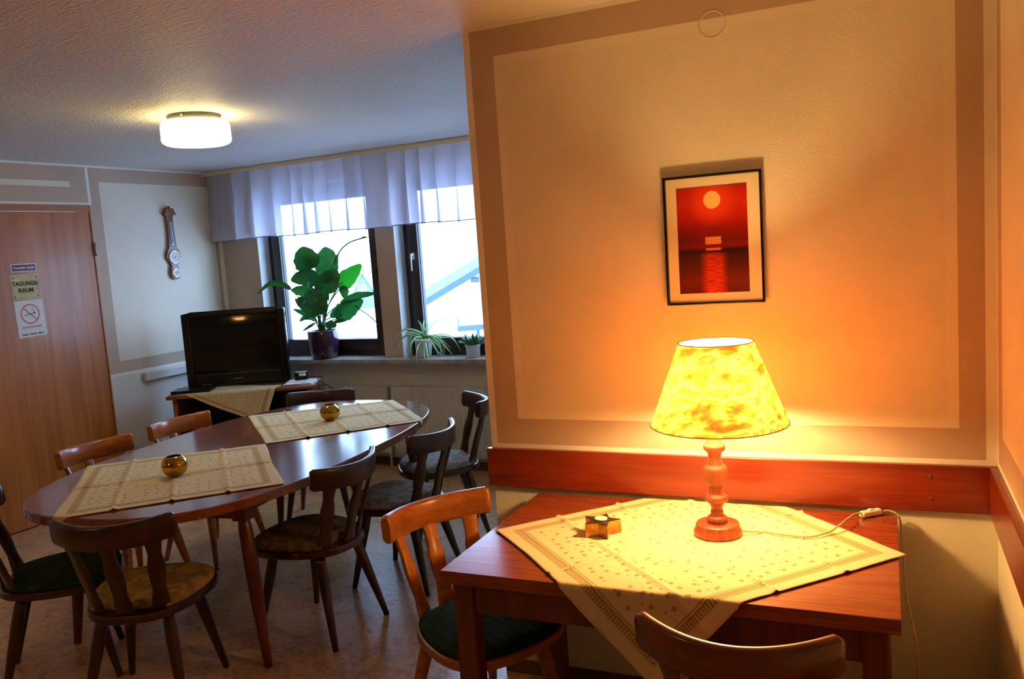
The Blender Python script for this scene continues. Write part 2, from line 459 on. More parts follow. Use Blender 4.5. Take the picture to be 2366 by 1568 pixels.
def text_mesh(name, txt, size, mat, parent, loc, rot=(PI/2, 0, 0), ext=.0004, bold=0., sx=1., align='CENTER'):
    cu = bpy.data.curves.new(name+'_curve', 'FONT'); cu.body = txt; cu.size = size; cu.extrude = ext; cu.offset = bold
    cu.align_x = align; cu.align_y = 'CENTER'; cu.resolution_u = 3
    t = bpy.data.objects.new('tmp', cu); COL.objects.link(t)
    dg = bpy.context.evaluated_depsgraph_get(); dg.update()
    me = bpy.data.meshes.new_from_object(t.evaluated_get(dg))
    bpy.data.objects.remove(t); bpy.data.curves.remove(cu)
    me.materials.clear(); me.materials.append(mat); me.name = name
    o = bpy.data.objects.new(name, me); COL.objects.link(o); o.parent = parent
    o.location = loc; o.rotation_euler = rot; o.scale = (sx, 1, 1)
    return o

# ------------------------------------------------------------------ room frame
H = 2.297
ANG = R(-2.33)                                   # the far room is turned a little against the near wall
dW = Vector((math.cos(ANG), math.sin(ANG), 0)); nW = Vector((-math.sin(ANG), math.cos(ANG), 0))
CN = Vector((-4.876, 5.25, 0))                   # inner corner door wall / window wall
def WP(u, off, z): return CN + dW*u + nW*off + Vector((0, 0, z))     # off > 0 goes out through the window wall
def LP(v, off, z): return CN - nW*v + dW*off + Vector((0, 0, z))     # off > 0 goes into the room

def wall(name, O, ud, nd, width, height, rects, mats, thick, holes=()):
    """painted wall: rects = (u0,u1,z0,z1,material index), later ones on top"""
    us = {0., width}; zs = {0., height}
    for r in list(rects)+[h+(0,) for h in holes]:
        us |= {r[0], r[1]}; zs |= {r[2], r[3]}
    us = sorted(x for x in us if 0 <= x <= width); zs = sorted(x for x in zs if 0 <= x <= height)
    mb = MB(); bm = mb.bm; V = {}
    def vert(i, j, k):
        if (i, j, k) not in V:
            V[i, j, k] = bm.verts.new(O + ud*us[i] + Vector((0, 0, zs[j])) - nd*(thick*k))
        return V[i, j, k]
    cell = {}
    for i in range(len(us)-1):
        for j in range(len(zs)-1):
            cu, cz = (us[i]+us[i+1])/2, (zs[j]+zs[j+1])/2
            if any(h[0] < cu < h[1] and h[2] < cz < h[3] for h in holes): continue
            mi = 0
            for r in rects:
                if r[0] < cu < r[1] and r[2] < cz < r[3]: mi = r[4]
            cell[i, j] = mi
    for (i, j), mi in cell.items():
        for k in (0, 1):
            f = bm.faces.new((vert(i, j, k), vert(i+1, j, k), vert(i+1, j+1, k), vert(i, j+1, k))); f.material_index = mi
        for (a, b, di, dj) in (((i, j), (i+1, j), 0, -1), ((i, j+1), (i+1, j+1), 0, 1), ((i, j), (i, j+1), -1, 0), ((i+1, j), (i+1, j+1), 1, 0)):
            if (i+di, j+dj) not in cell:
                f = bm.faces.new((vert(*a, 0), vert(*b, 0), vert(*b, 1), vert(*a, 1))); f.material_index = len(mats)-1 if holes else mi
    return mb.build(name, mats, kind='structure')

PM = [P_CREAM, P_STRIP, P_TAUPE, P_EDGE, P_PANEL, P_LOWER, M_REVEAL]
def scheme(W, u0=None, u1=None, e=.024, z0=.842, zs=.858, top=2.283, pz=(.950, 2.189), pu=(.10, .10)):
    return [(0, W, z0, H, 1), (e, W-e, zs, top, 2), (pu[0], W-pu[1], pz[0], pz[1], 3), (pu[0]+.03, W-pu[1]-.03, pz[0]+.028, pz[1]-.028, 4)]

# floor, ceiling (cover the whole plan incl. the alcove)
mb = MB(); mb.box((-5.8, -4.9, -.12), (.45, 5.62, 0)); mb.build('floor', M_FLOOR, kind='structure')
mb = MB(); mb.box((-5.8, -4.9, H), (.45, 5.62, H+.12)); mb.build('ceiling', M_CEIL, kind='structure')

# lamp wall (partition) y = 2.652
YA = 2.652; XL = -1.305; XR = .278
wall('wall_lamp_side', Vector((XL, YA, 0)), Vector((1, 0, 0)), Vector((0, -1, 0)), XR-XL, H,
     [(0, 9, .842, H, 1), (.024, XR-XL-.028, .858, 2.283, 2), (.110, XR-XL-.095, .949, 2.192, 3), (.140, XR-XL-.125, .977, 2.163, 4)], PM, .10)
wall('wall_alcove_side', Vector((XL, YA+.10, 0)), Vector((0, 1, 0)), Vector((-1, 0, 0)), 2.45, H,
     [(0, 9, .842, H, 1), (.024, 2.426, .858, 2.283, 2), (.11, 2.34, .949, 2.192, 3)], PM, .10)
RW = YA+4.72
wall('wall_right', Vector((XR, YA, 0)), Vector((0, -1, 0)), Vector((-1, 0, 0)), RW, H,
     [(0, 9, .842, H, 1), (.024, RW, .858, 2.283, 2), (.110, RW-.1, .949, 2.192, 3), (.140, RW-.13, .977, 2.163, 4)], PM, .12)
wall('wall_back', Vector((XR+.1, -4.7, 0)), Vector((-1, 0, 0)), Vector((0, 1, 0)), 5.95, H,
     [(0, 9, .842, H, 1), (.1, 9, .858, 2.283, 2), (.2, 5.4, .949, 2.192, 4)], PM, .12)
# door wall
DV0, DV1 = 1.150, 2.110
wall('wall_left', CN.copy(), -nW, dW, 10.0, H,
     [(0, 9, 0, .845, 5), (0, 9, .845, H, 1), (.022, DV0-.022, .862, 2.283, 2), (.055, 1.055, .945, 2.187, 4),
      (DV0-.022, DV0, .862, 2.03, 2),
      (DV0, DV1+.1, 2.046, 2.283, 2), (DV0+.125, DV1-.1, 2.147, 2.184, 4), (DV1+.1, 9.9, .862, 2.283, 2), (DV1+.2, 9.8, .945, 2.187, 4)],
     PM, .14, holes=[(DV0, DV1, 0, 2.030)])
# window wall
O1, O2 = (.388, 1.505), (1.668, 2.790)
ZS0, ZS1 = .783, 2.13
wall('wall_window', CN.copy() + Vector((0, 0, 0)), dW, -nW, 3.62, H,
     [(0, 9, 0, .60, 5), (0, 9, .60, .777, 5), (0, 9, .777, H, 1), (.022, 3.56, .80, 2.283, 2)],
     PM, .26, holes=[O1+(ZS0, ZS1), O2+(ZS0, ZS1)])

# wooden bumper rails and baseboards
mb = MB(); mb.box((XL-.012, YA-.022, .706), (XR-.002, YA-.001, .843)); mb.build('trim_1', W_RAIL, kind='structure', bevel=.002)
mb = MB(); mb.box((XR-.022, -4.65, .706), (XR-.001, YA-.023, .843)); mb.build('trim_2', W_RAILY, kind='structure', bevel=.002)
for z in (.745, .81):
    mb = MB(); mb.lathe([(.0045, 0), (.0045, .0015), (.003, .0025)], 14)
    tag(mb.build('rail_screw', M_TRIMBROWN, loc=(.106, YA-.022, z), rot=(PI/2, 0, 0)),
        'small screw head in the red wooden wall rail, '+('lower' if z < .78 else 'upper')+' of the pair near the corner', 'screw', 'screws in the wall rail')
mb = MB(); mb.box((XL-.002, YA-.013, 0), (XR-.002, YA-.001, .05)); mb.build('baseboard_lamp_side', W_BASEB, kind='structure', bevel=.002)
mb = MB(); mb.box((XR-.013, -4.65, 0), (XR-.001, YA-.014, .05)); mb.build('baseboard_right', W_BASEB, kind='structure', bevel=.002)
def wbox(mb, u0, u1, o0, o1, z0, z1, mi=0):
    M = Matrix.Translation(CN) @ Matrix.Rotation(ANG, 4, 'Z')
    mb.box((u0, o0, z0), (u1, o1, z1), mi, M); return mb
def lbox(mb, v0, v1, o0, o1, z0, z1, mi=0):
    M = Matrix.Translation(CN) @ Matrix.Rotation(ANG, 4, 'Z') @ Matrix.Rotation(-PI/2, 4, 'Z')     # local x = v, local y = into the room
    mb.box((v0, o0, z0), (v1, o1, z1), mi, M); return mb
wbox(MB(), .015, 3.5, -.014, -.001, 0, .06).build('baseboard_window', W_BASEB, kind='structure')
lbox(MB(), .016, DV0-.005, .001, .014, 0, .06).build('baseboard_left', W_BASEB, kind='structure')

# ------------------------------------------------------------------ windows
RZW = ANG
def make_window(n, u0, u1, handle_side):
    t = bpy.data.objects.new('window_%d' % n, None); COL.objects.link(t); t['kind'] = 'structure'
    t.location = WP(u0, .12, 0); t.rotation_euler = (0, 0, RZW)
    w = u1-u0; a, b = .003, w-.003; z0, z1 = .8125, ZS1-.002
    def ring(mb, x0, x1, y0, y1, za, zb, t_):
        mb.box((x0, y0, za), (x0+t_, y1, zb)); mb.box((x1-t_, y0, za), (x1, y1, zb))
        mb.box((x0+t_, y0, za), (x1-t_, y1, za+t_)); mb.box((x0+t_, y0, zb-t_), (x1-t_, y1, zb))
        return mb
    ring(MB(), a, b, 0, .06, z0, z1, .058).build('window_frame', W_WIN, t, bevel=.003)
    s = ring(MB(), a+.045, b-.045, -.022, .038, z0+.045, z1-.045, .082).build('window_sash', W_WIN, t, bevel=.005)
    MB().box((a+.125, .006, z0+.125), (b-.125, .012, z1-.125)).build('window_pane', M_GLASS, s)
    ring(MB(), a+.122, b-.122, -.002, .004, z0+.122, z1-.122, .008).build('glazing_bead', M_STEEL if False else M_BLACKM, s)
    if handle_side == 'L':
        hx = a+.085
        mb = MB(); mb.box((hx-.011, -.030, 1.51), (hx+.011, -.023, 1.56))
        mb.tube([(hx, -.03, 1.545), (hx, -.058, 1.545)], .007)
        mb.tube([(hx, -.055, 1.552), (hx+.002, -.06, 1.50), (hx, -.058, 1.43)], [.008, .006, .005])
        mb.build('window_handle', M_WHITEPL, s)
    else:
        mb = MB(); mb.box((b-.062, -.045, 1.385), (b-.040, -.0225, 1.475)); mb.build('window_hinge', M_BLACK, s, bevel=.003)
    return t
make_window(1, O1[0], O1[1], 'R')
make_window(2, O2[0], O2[1], 'L')
# one continuous sill
mb = MB(); wbox(mb, .33, 3.50, -.125, -.0005, .784, .812)
for o in (O1, O2): wbox(mb, o[0]+.001, o[1]-.001, -.0005, .182, .784, .812)
mb.build('trim_3', M_SILL, kind='structure')

# ------------------------------------------------------------------ door
door = bpy.data.objects.new('door_1', None); COL.objects.link(door); door['kind'] = 'structure'
door.location = CN; door.rotation_euler = (0, 0, ANG-PI/2)        # local x = v, local y into the room
mb = MB()
mb.box((DV0+.001, -.10, 0.001), (DV0+.012, .012, 2.029)); mb.box((DV1-.012, -.10, .001), (DV1-.001, .012, 2.029)); mb.box((DV0+.012, -.10, 1.985), (DV1-.012, .012, 2.029))
mb.build('door_frame', W_DOORF, door, bevel=.002)
leaf = MB().box((DV0+.013, -.035, .008), (DV1-.013, .006, 1.983)).build('door_leaf', W_DOOR, door, bevel=.002)
for z in (1.73, .25):
    mb = MB(); mb.tube([(DV0+.006, .018, z-.045), (DV0+.006, .018, z+.045)], .007, 12); mb.tube([(DV0+.006, .018, z-.004), (DV0+.006, .018, z+.004)], .0085, 12)
    mb.build('door_hinge', M_STEEL, door)
mb = MB(); mb.box((DV1-.085, .0062, 1.0), (DV1-.045, .012, 1.16)); mb.tube([(DV1-.065, .012, 1.10), (DV1-.065, .05, 1.10)], .009); mb.tube([(DV1-.065, .05, 1.10), (DV1-.18, .052, 1.10)], .009)
mb.build('door_handle', M_STEEL, leaf)
MB().box((DV0+.013, -.03, .0), (DV1-.013, -.02, .0075)).build('door_foot_shadow', M_BLACKM, door)  # black strip standing in for the floor shadow under the door

def sign(name, label, v0, v1, z0, z1, mat, off=.0063, th=.0015, rz=0.):
    t = thing(name, label, 'sign', LP((v0+v1)/2, off, (z0+z1)/2), rot=(0, rz, ANG-PI/2+PI))
    # local x runs to the right as seen from the room, local y into the wall
    w, h = v1-v0, z1-z0
    MB().box((-w/2, -th, -h/2), (w/2, 0, h/2)).build('sign_plate', mat, t)
    return t, w, h, -th
M_INKD = principled('dark_brown_ink', srgb(52, 38, 24), .7)
M_INKR = principled('red_ink', srgb(206, 92, 76), .7)
M_INKRD = principled('wine_red_print', srgb(92, 18, 40), .5)
M_INKW = principled('white_ink', srgb(232, 220, 232), .6)
M_SIGNCR = mottled('parchment_sign', srgb(206, 196, 142), srgb(188, 178, 122), 20, .6)
M_INKK = principled('black_ink', srgb(28, 34, 34), .7)
t, w, h, y = sign('step_warning_sticker', 'small wine-red sticker with white lettering, topmost on the oak door', 1.588, 1.755, 1.608, 1.658, M_INKW, rz=R(0))
MB().box((-w/2+.007, y-.0006, -h/2+.006), (w/2-.007, y-.0001, h/2-.006)).build('red_field', M_INKRD, t)
text_mesh('lettering', 'Vorsicht Stufe', .0245, M_INKW, t, (0, y-.0010, 0), ext=.0003, bold=.0006)
t, w, h, y = sign('meeting_room_sign', 'parchment coloured sign reading TAGUNGS-RAUM on the oak door', 1.580, 1.768, 1.437, 1.590, M_SIGNCR)
text_mesh('lettering', 'TAGUNGS-', .037, M_INKD, t, (0, y-.0008, .020), ext=.0004, bold=.0012, sx=.92)
text_mesh('lettering', 'RAUM', .037, M_INKD, t, (0, y-.0008, -.022), ext=.0004, bold=.0012, sx=.98)
mb = MB()
for sx in (-1, 1):
    for sz in (-1, 1):
        cx, cz = sx*(w/2-.020), sz*(h/2-.016)
        mb.box((cx-.006, y-.0006, cz-.002), (cx+.006, y-.0001, cz+.002)); mb.box((cx-.002, y-.0006, cz-.006), (cx+.002, y-.0001, cz+.006))
        mb.tube([(cx+sx*.006, y-.0003, cz-sz*.010), (cx+sx*.010, y-.0003, cz-sz*.003)], .0014, 6)
mb.box((-w/2+.032, y-.0006, h/2-.010), (w/2-.032, y-.0001, h/2-.0088)); mb.box((-w/2+.032, y-.0006, -h/2+.0088), (w/2-.032, y-.0001, -h/2+.010))
mb.box((-w/2+.009, y-.0006, -h/2+.030), (-w/2+.0102, y-.0001, h/2-.030)); mb.box((w/2-.0102, y-.0006, -h/2+.030), (w/2-.009, y-.0001, h/2-.030))
mb.build('ornament_border', M_INKD, t)
t, w, h, y = sign('no_smoking_notice', 'white paper notice with a red no-smoking circle, lowest on the oak door', 1.572, 1.762, 1.198, 1.430, M_PAPER, rz=R(-1.5))
mb = MB(); n = 48; ro, ri = .062, .055
for k in range(n):
    a0, a1 = 2*PI*k/n, 2*PI*(k+1)/n
    vs = [mb.bm.verts.new((r*math.cos(a), yy, .028+r*math.sin(a))) for r, a, yy in ((ri, a0, y-.0005), (ro, a0, y-.0005), (ro, a1, y-.0005), (ri, a1, y-.0005))]
    mb.bm.faces.new(vs)
M_ = Matrix.Translation((0, 0, .028)) @ Matrix.Rotation(R(45), 4, 'Y')
mb.box((-.057, y-.0007, -.0035), (.057, y-.0002, .0035), 0, M_)
mb.build('no_smoking_circle', M_INKR, t)
mb = MB(); M_ = Matrix.Translation((0, 0, .028)) @ Matrix.Rotation(R(-8), 4, 'Y')
mb.box((-.040, y-.0011, -.002), (.022, y-.0008, .002), 0, M_); mb.box((.024, y-.0011, -.006), (.034, y-.0008, .006), 0, M_)
mb.tube([(.030, y-.001, .045), (.020, y-.001, .055), (.026, y-.001, .066)], .0012, 6)
mb.build('cigarette_drawing', M_INKK, t)
text_mesh('lettering', 'NICHTRAUCHEN', .0165, M_INKR, t, (0, y-.0008, -.054), ext=.0003)
text_mesh('lettering', 'Danke - Thanks - Merci', .0150, M_INKK, t, (0, y-.0008, -.098), ext=.0003, bold=.0004)

# ------------------------------------------------------------------ barometer
ob = thing('wall_barometer', 'long banjo-shaped wooden barometer hanging on the far left wall', 'barometer', LP(.500, .002, 1.486), rot=(0, 0, ANG+PI/2))
# local x: right as seen, y into the wall, z up. height .55
prof = [(0, .022), (.02, .040), (.05, .046), (.08, .038), (.10, .027), (.125, .045), (.165, .068), (.205, .058), (.24, .038), (.30, .031), (.40, .027), (.46, .030), (.485, .040)]
pts = []
for (z, w_) in prof: pts.append((w_, z))
outl = [(x, z) for x, z in pts] + [(-x, z) for x, z in reversed(pts)]
mb = MB(); mb.prism(outl, 0, .022); mb.transform(Matrix.Rotation(PI/2, 4, 'X'))
mb.build('barometer_body', W_BARO, ob, bevel=.004)
mb = MB(); mb.prism([(-.058, .478), (.058, .478), (.030, .530), (.012, .522), (.0, .545), (-.012, .522), (-.030, .530)], -.001, .032); mb.transform(Matrix.Rotation(PI/2, 4, 'X'))
mb.build('carved_crest', W_BARO, ob, bevel=.003)
def dial(cz, r, nm):
    o = MB().lathe([(r+.008, 0), (r+.008, .006), (r+.003, .009), (r, .007)], 36, (False, False)).build(nm+'_bezel', M_CHROME, ob, loc=(0, -.022, cz), rot=(PI/2, 0, 0))
    MB().lathe([(r+.002, 0), (r+.002, .004)], 36).build('dial_face', M_PAPER, o)
    mb = MB(); mb.box((-r*.5, -.0012, .0042), (r*.5, .0012, .0052)); mb.box((-.0012, -r*.35, .0044), (.0012, r*.15, .0054)); mb.build('dial_hand', M_INKK, o, rot=(0, 0, .3))
dial(.165, .043, 'barometer'); dial(.048, .027, 'hygrometer')
MB().box((-.010, -.0255, .255), (.010, -.0222, .42)).build('thermometer_plate', M_STEEL, ob)
mb = MB(); mb.tube([(0, -.028, .262), (0, -.028, .41)], .0025, 8); mb.build('thermometer_tube', M_INKW, ob)

# white cable trunking below the stripe on the door wall
mb = lbox(MB(), .02, .885, .001, .040, .775, .835)
tag(mb.build('cable_trunking', M_WHITEPL, bevel=.004), 'white plastic cable trunking on the left wall beside the television', 'cable duct')

# ------------------------------------------------------------------ radiators
def radiator(u0, u1, label):
    t = thing('panel_radiator', label, 'radiator', WP(u0, -.105, .12), RZW, 'radiators under the windows')
    w = u1-u0; n = int(w/.0333)
    def f(a, b):
        x = a*w; k = (x/w*n) % 1
        d = .006*(1 if .25 < k < .75 else 0)
        zz = b*.49; e = min(1, min(b, 1-b)/.06)
        return (x, -d*e, zz)
    mb = MB(); mb.grid(f, n*4, 16, smooth=False); mb.build('front_panel', M_RAD, t)
    MB().box((0, .001, 0), (w, .07, .484)).build('radiator_body', M_RAD, t)
    mb = MB()
    for i in range(int(w/.03)): mb.box((.01+i*.03, .012, .4845), (.028+i*.03, .062, .489))
    mb.build('top_grille', M_RAD, t)
    MB().tube([(w-.03, .03, .0), (w-.03, .03, -.119)], .009).build('feed_pipe', M_RAD, t)
    return t
radiator(.72, 1.565, 'white ribbed radiator under the left window, partly behind the television stand')
radiator(1.60, 2.90, 'white ribbed radiator under the right window behind the dark chairs')

# ------------------------------------------------------------------ curtain
t = thing('sheer_curtain_valance', 'short sheer white pleated curtain hanging along both windows', 'curtain', WP(0, -.10, 0), RZW)
LW = 3.40
rr = random.Random(3)
folds = [rr.uniform(.7, 1.3) for _ in range(80)]
def cf(a, b):
    u = .03 + a*LW
    z = 2.262 - b*(.505 + .004*math.sin(u*9))
    k = u/.150 + .30*math.sin(u*6.3); i = int(k); amp = .012 + .028*b
    ph = 2*PI*k + .9*math.sin(u*5.1) + .6*math.sin(u*13)
    y = amp*math.sin(ph) + .006*math.sin(ph*2.3)*b
    x = u + (.020+.034*b)*math.cos(ph+.6)
    return (x, y, z)
MB().grid(cf, 900, 14).build('curtain_panel', M_CURT, t)
def hf(a, b):
    x, y, z = cf(a, 1); return (x, y-.0015, z-.001-.006*b+.002)
MB().grid(hf, 900, 1).build('curtain_hem', M_HEM, t)
mb = MB(); mb.box((.0, -.022, 2.268), (3.5, .022, H-.001)); mb.box((.0, -.026, 2.262), (3.5, -.022, 2.285))
tag(mb.build('curtain_track', M_IVORY, loc=WP(0.005, -.10, 0), rot=(0, 0, RZW), bevel=.003), 'cream curtain track fixed to the ceiling above the windows', 'curtain rail')

# ------------------------------------------------------------------ tables
TZ = .695
def superell(cx, cy, a, b, th, n, N=120, k=1., off=0.):
    out = []
    for i in range(N):
        t_ = 2*PI*i/N; c, s = math.cos(t_), math.sin(t_)
        x = (a+off)*k*math.copysign(abs(c)**(2/n), c); y = (b+off)*k*math.copysign(abs(s)**(2/n), s)
        out.append((cx+x*math.cos(th)-y*math.sin(th), cy+x*math.sin(th)+y*math.cos(th)))
    return out
OC = (-2.755, 3.10); OA, OB, OTH, ON = .622, 1.10, R(4.3), 2.75
ot = thing('oval_dining_table', 'long oval brown table with two star cloths in the middle of the room', 'table', (OC[0], OC[1], 0), OTH)
MB().prism(superell(0, 0, OA, OB, 0, ON, 140), TZ-.038, TZ, smooth=False).build('table_top', W_OVAL, ot, bevel=.004)
mb = MB()
ax, ay = .40, .74
mb.box((-ax, -ay, TZ-.105), (ax, -ay+.02, TZ-.0385)); mb.box((-ax, ay-.02, TZ-.105), (ax, ay, TZ-.0385))
mb.box((-ax, -ay+.02, TZ-.105), (-ax+.02, ay-.02, TZ-.0385)); mb.box((ax-.02, -ay+.02, TZ-.105), (ax, ay-.02, TZ-.0385))
mb.build('apron', W_TLEG, ot)
for sx in (-1, 1):
    for sy in (-1, 1):
        mb = MB(); cx, cy = sx*(ax+.022), sy*(ay-.03)
        mb.box((cx-.030, cy-.030, TZ-.115), (cx+.030, cy+.030, TZ-.0385))
        fx, fy = sx*.485, sy*.735
        P = []; rads = []
        for k, r_ in ((0, .022), (.03, .024), (.05, .0265), (.3, .028), (.5, .0265), (.8, .020), (1, .0155)):
            P.append((cx+(fx-cx)*k, cy+(fy-cy)*k, (TZ-.115)*(1-k))); rads.append(r_)
        mb.tube(P, rads, 20); mb.build('leg', W_TLEG, ot, bevel=.002)

# lamp table
TX0, TX1, TY0, TY1 = -1.119, .017, 1.897, 2.618
lt = thing('rectangular_side_table', 'rectangular reddish wooden table against the wall under the picture', 'table', ((TX0+TX1)/2, (TY0+TY1)/2, 0))
hw, hd = (TX1-TX0)/2, (TY1-TY0)/2
MB().box((-hw, -hd, TZ-.036), (hw, hd, TZ)).build('table_top', W_TABLE, lt, bevel=.0015)
mb = MB(); i0 = .045
mb.box((-hw+i0, -hd+i0-.01, TZ-.125), (hw-i0, -hd+i0+.01, TZ-.0365)); mb.box((-hw+i0, hd-i0-.01, TZ-.125), (hw-i0, hd-i0+.01, TZ-.0365))
mb.box((-hw+i0-.01, -hd+i0+.011, TZ-.125), (-hw+i0+.01, hd-i0-.011, TZ-.0365)); mb.box((hw-i0-.01, -hd+i0+.011, TZ-.125), (hw-i0+.01, hd-i0-.011, TZ-.0365))
mb.build('apron', W_TLEG, lt)
for sx in (-1, 1):
    for sy in (-1, 1):
        cx, cy = sx*(hw-.052), sy*(hd-.052)
        MB().box((cx-.029, cy-.029, 0), (cx+.029, cy+.029, TZ-.0368)).build('leg', W_TLEG, lt, bevel=.004)

# ------------------------------------------------------------------ cloths
def make_cloth(name, label, corners, drape, group='star cloths', N=72, seed=1, zt=TZ, crease=.007, flats=()):
    """corners: four xy points in order (0,0),(1,0),(1,1),(0,1)"""
    c = [Vector((p[0], p[1])) for p in corners]
    def fn(a, b):
        p = c[0]*(1-a)*(1-b) + c[1]*a*(1-b) + c[2]*a*b + c[3]*(1-a)*b
        h = 0
        for q in (.25, .5, .75): h += crease*math.exp(-((a-q)/.007)**2)
        h += crease*math.exp(-((b-.5)/.007)**2)
        h += .0016*(1+pnoise(Vector((a*5+seed*7, b*5, seed)))) + .0009*(1+pnoise(Vector((a*15, b*15+seed, 2.))))
        for fx_, fy_, fr_ in flats:      # pressed flat under what stands on it
            k = min(1, max(0, (math.hypot(p.x-fx_, p.y-fy_)-fr_)/.03)); h *= k
        edge = min(a, b, 1-a, 1-b)
        wob = .004*math.sin(a*9+seed)*math.sin(b*8+seed*2)*(1 if edge < .02 else 0)
        return drape(p.x+wob, p.y+wob*.5, zt+.0012+h)
    return tag(MB().grid(fn, N, N).build(name, M_CLOTH, solid=.0008), label, 'tablecloth', group)

def drape_rect(x, y, z):
    """fold over the front edge of the lamp table and down behind its back edge"""
    zt = TZ; r = .006
    if y < TY0:
        d = TY0 - y; h = z-zt
        if d < r*1.57:
            a = d/r; return (x, TY0 - (r+h)*math.sin(a), zt - r*0 + (h) - (r)*(1-math.cos(a)))
        dd = d - r*1.57
        return (x, TY0 - r - h - .010*min(1, dd/.2), zt - r - dd)
    if y > TY1-.002:
        d = y-(TY1-.002); return (x, TY1+.004+min(.004, d*.02)+(z-zt)*.3, zt + .001 - d if d > .004 else zt+.001)
    return (x, y, z)
# square 0.81 m set diagonally; front corner hangs over the front edge
make_cloth('star_tablecloth', 'cream star-printed cloth under the glowing lamp, one corner hanging over the table front',
           [(-.532, 1.655), (.038, 2.285), (-.525, 2.850), (-1.102, 2.222)], drape_rect, seed=1, N=110, flats=[(-.452, 2.335, .072), (-.778, 2.268, .062)])

def in_oval(x, y):
    dx, dy = x-OC[0], y-OC[1]; c, s = math.cos(OTH), math.sin(OTH)
    u, v = dx*c+dy*s, -dx*s+dy*c
    return (abs(u/OA)**ON + abs(v/OB)**ON)**(1/ON)
def drape_oval(x, y, z):
    f = in_oval(x, y)
    lim = 1.0
    if f <= lim: return (x, y, z)
    dx, dy = x-OC[0], y-OC[1]
    ex, ey = OC[0]+dx/f*1.004, OC[1]+dy/f*1.004
    s = math.hypot(x-ex, y-ey)
    return (ex + (x-ex)*.35, ey + (y-ey)*.35, z - s*.9)
make_cloth('star_tablecloth', 'cream star-printed cloth on the near end of the oval table, its corner over the edge',
           [(-2.736, 1.960), (-2.158, 2.523), (-2.726, 3.085), (-3.318, 2.592)], drape_oval, seed=2, flats=[(-2.725, 2.532, .035)])
make_cloth('star_tablecloth', 'cream star-printed cloth on the far, window end of the oval table',
           [(-2.726, 3.092), (-2.176, 3.670), (-2.689, 4.180), (-3.340, 3.667)], drape_oval, seed=3, flats=[(-2.728, 3.615, .035)])

# ------------------------------------------------------------------ chairs
def seat_outline(k=1., y0=-.20, N=64, cy=0.):
    out = []
    for i in range(N):
        t_ = 2*PI*i/N; c, s = math.cos(t_), math.sin(t_)
        x = .205*math.copysign(abs(c)**(2/2.6), c); y = .02+.222*math.copysign(abs(s)**(2/2.6), s)
        x *= 1 + .16*(y/.22)*(1 if y > 0 else 1.1)
        out.append((x*k, (y-.02)*k+.02+cy))
    return out
def interp(tab, t):
    for (a, va), (b, vb) in zip(tab[:-1], tab[1:]):
        if t <= b:
            k = (t-a)/(b-a); k = k*k*(3-2*k); return va+(vb-va)*k
    return tab[-1][1]
SEATZ = .395
HB = .750
def board_mesh(x0, x1, y0, y1, wtab, yaw, tw=.017):
    """wavy back slat from seat (x0,y0) to rail (x1,y1); yaw turns it with the curve of the rail"""
    zb, zt = SEATZ-.004, HB-.078
    c, s = math.cos(yaw), math.sin(yaw); rings = []
    for i in range(25):
        t_ = i/24; w = interp(wtab, t_)/2
        cx, cy, z = x0+(x1-x0)*t_, y0+(y1-y0)*(t_**1.15), zb+(zt-zb)*t_
        e = .004
        sec = [(-w, -tw/2+e), (-w+e, -tw/2), (w-e, -tw/2), (w, -tw/2+e), (w, tw/2-e), (w-e, tw/2), (-w+e, tw/2), (-w, tw/2-e)]
        rings.append([(cx+a*c-b*s, cy+a*s+b*c, z) for a, b in sec])
    return MB().loft(rings)
WT = [(0, .070), (.10, .060), (.30, .046), (.48, .056), (.60, .058), (.78, .044), (.88, .050), (1, .062)]
RAILS = .205
def rail_y(x): return -.268 + .088*(x/RAILS)**2
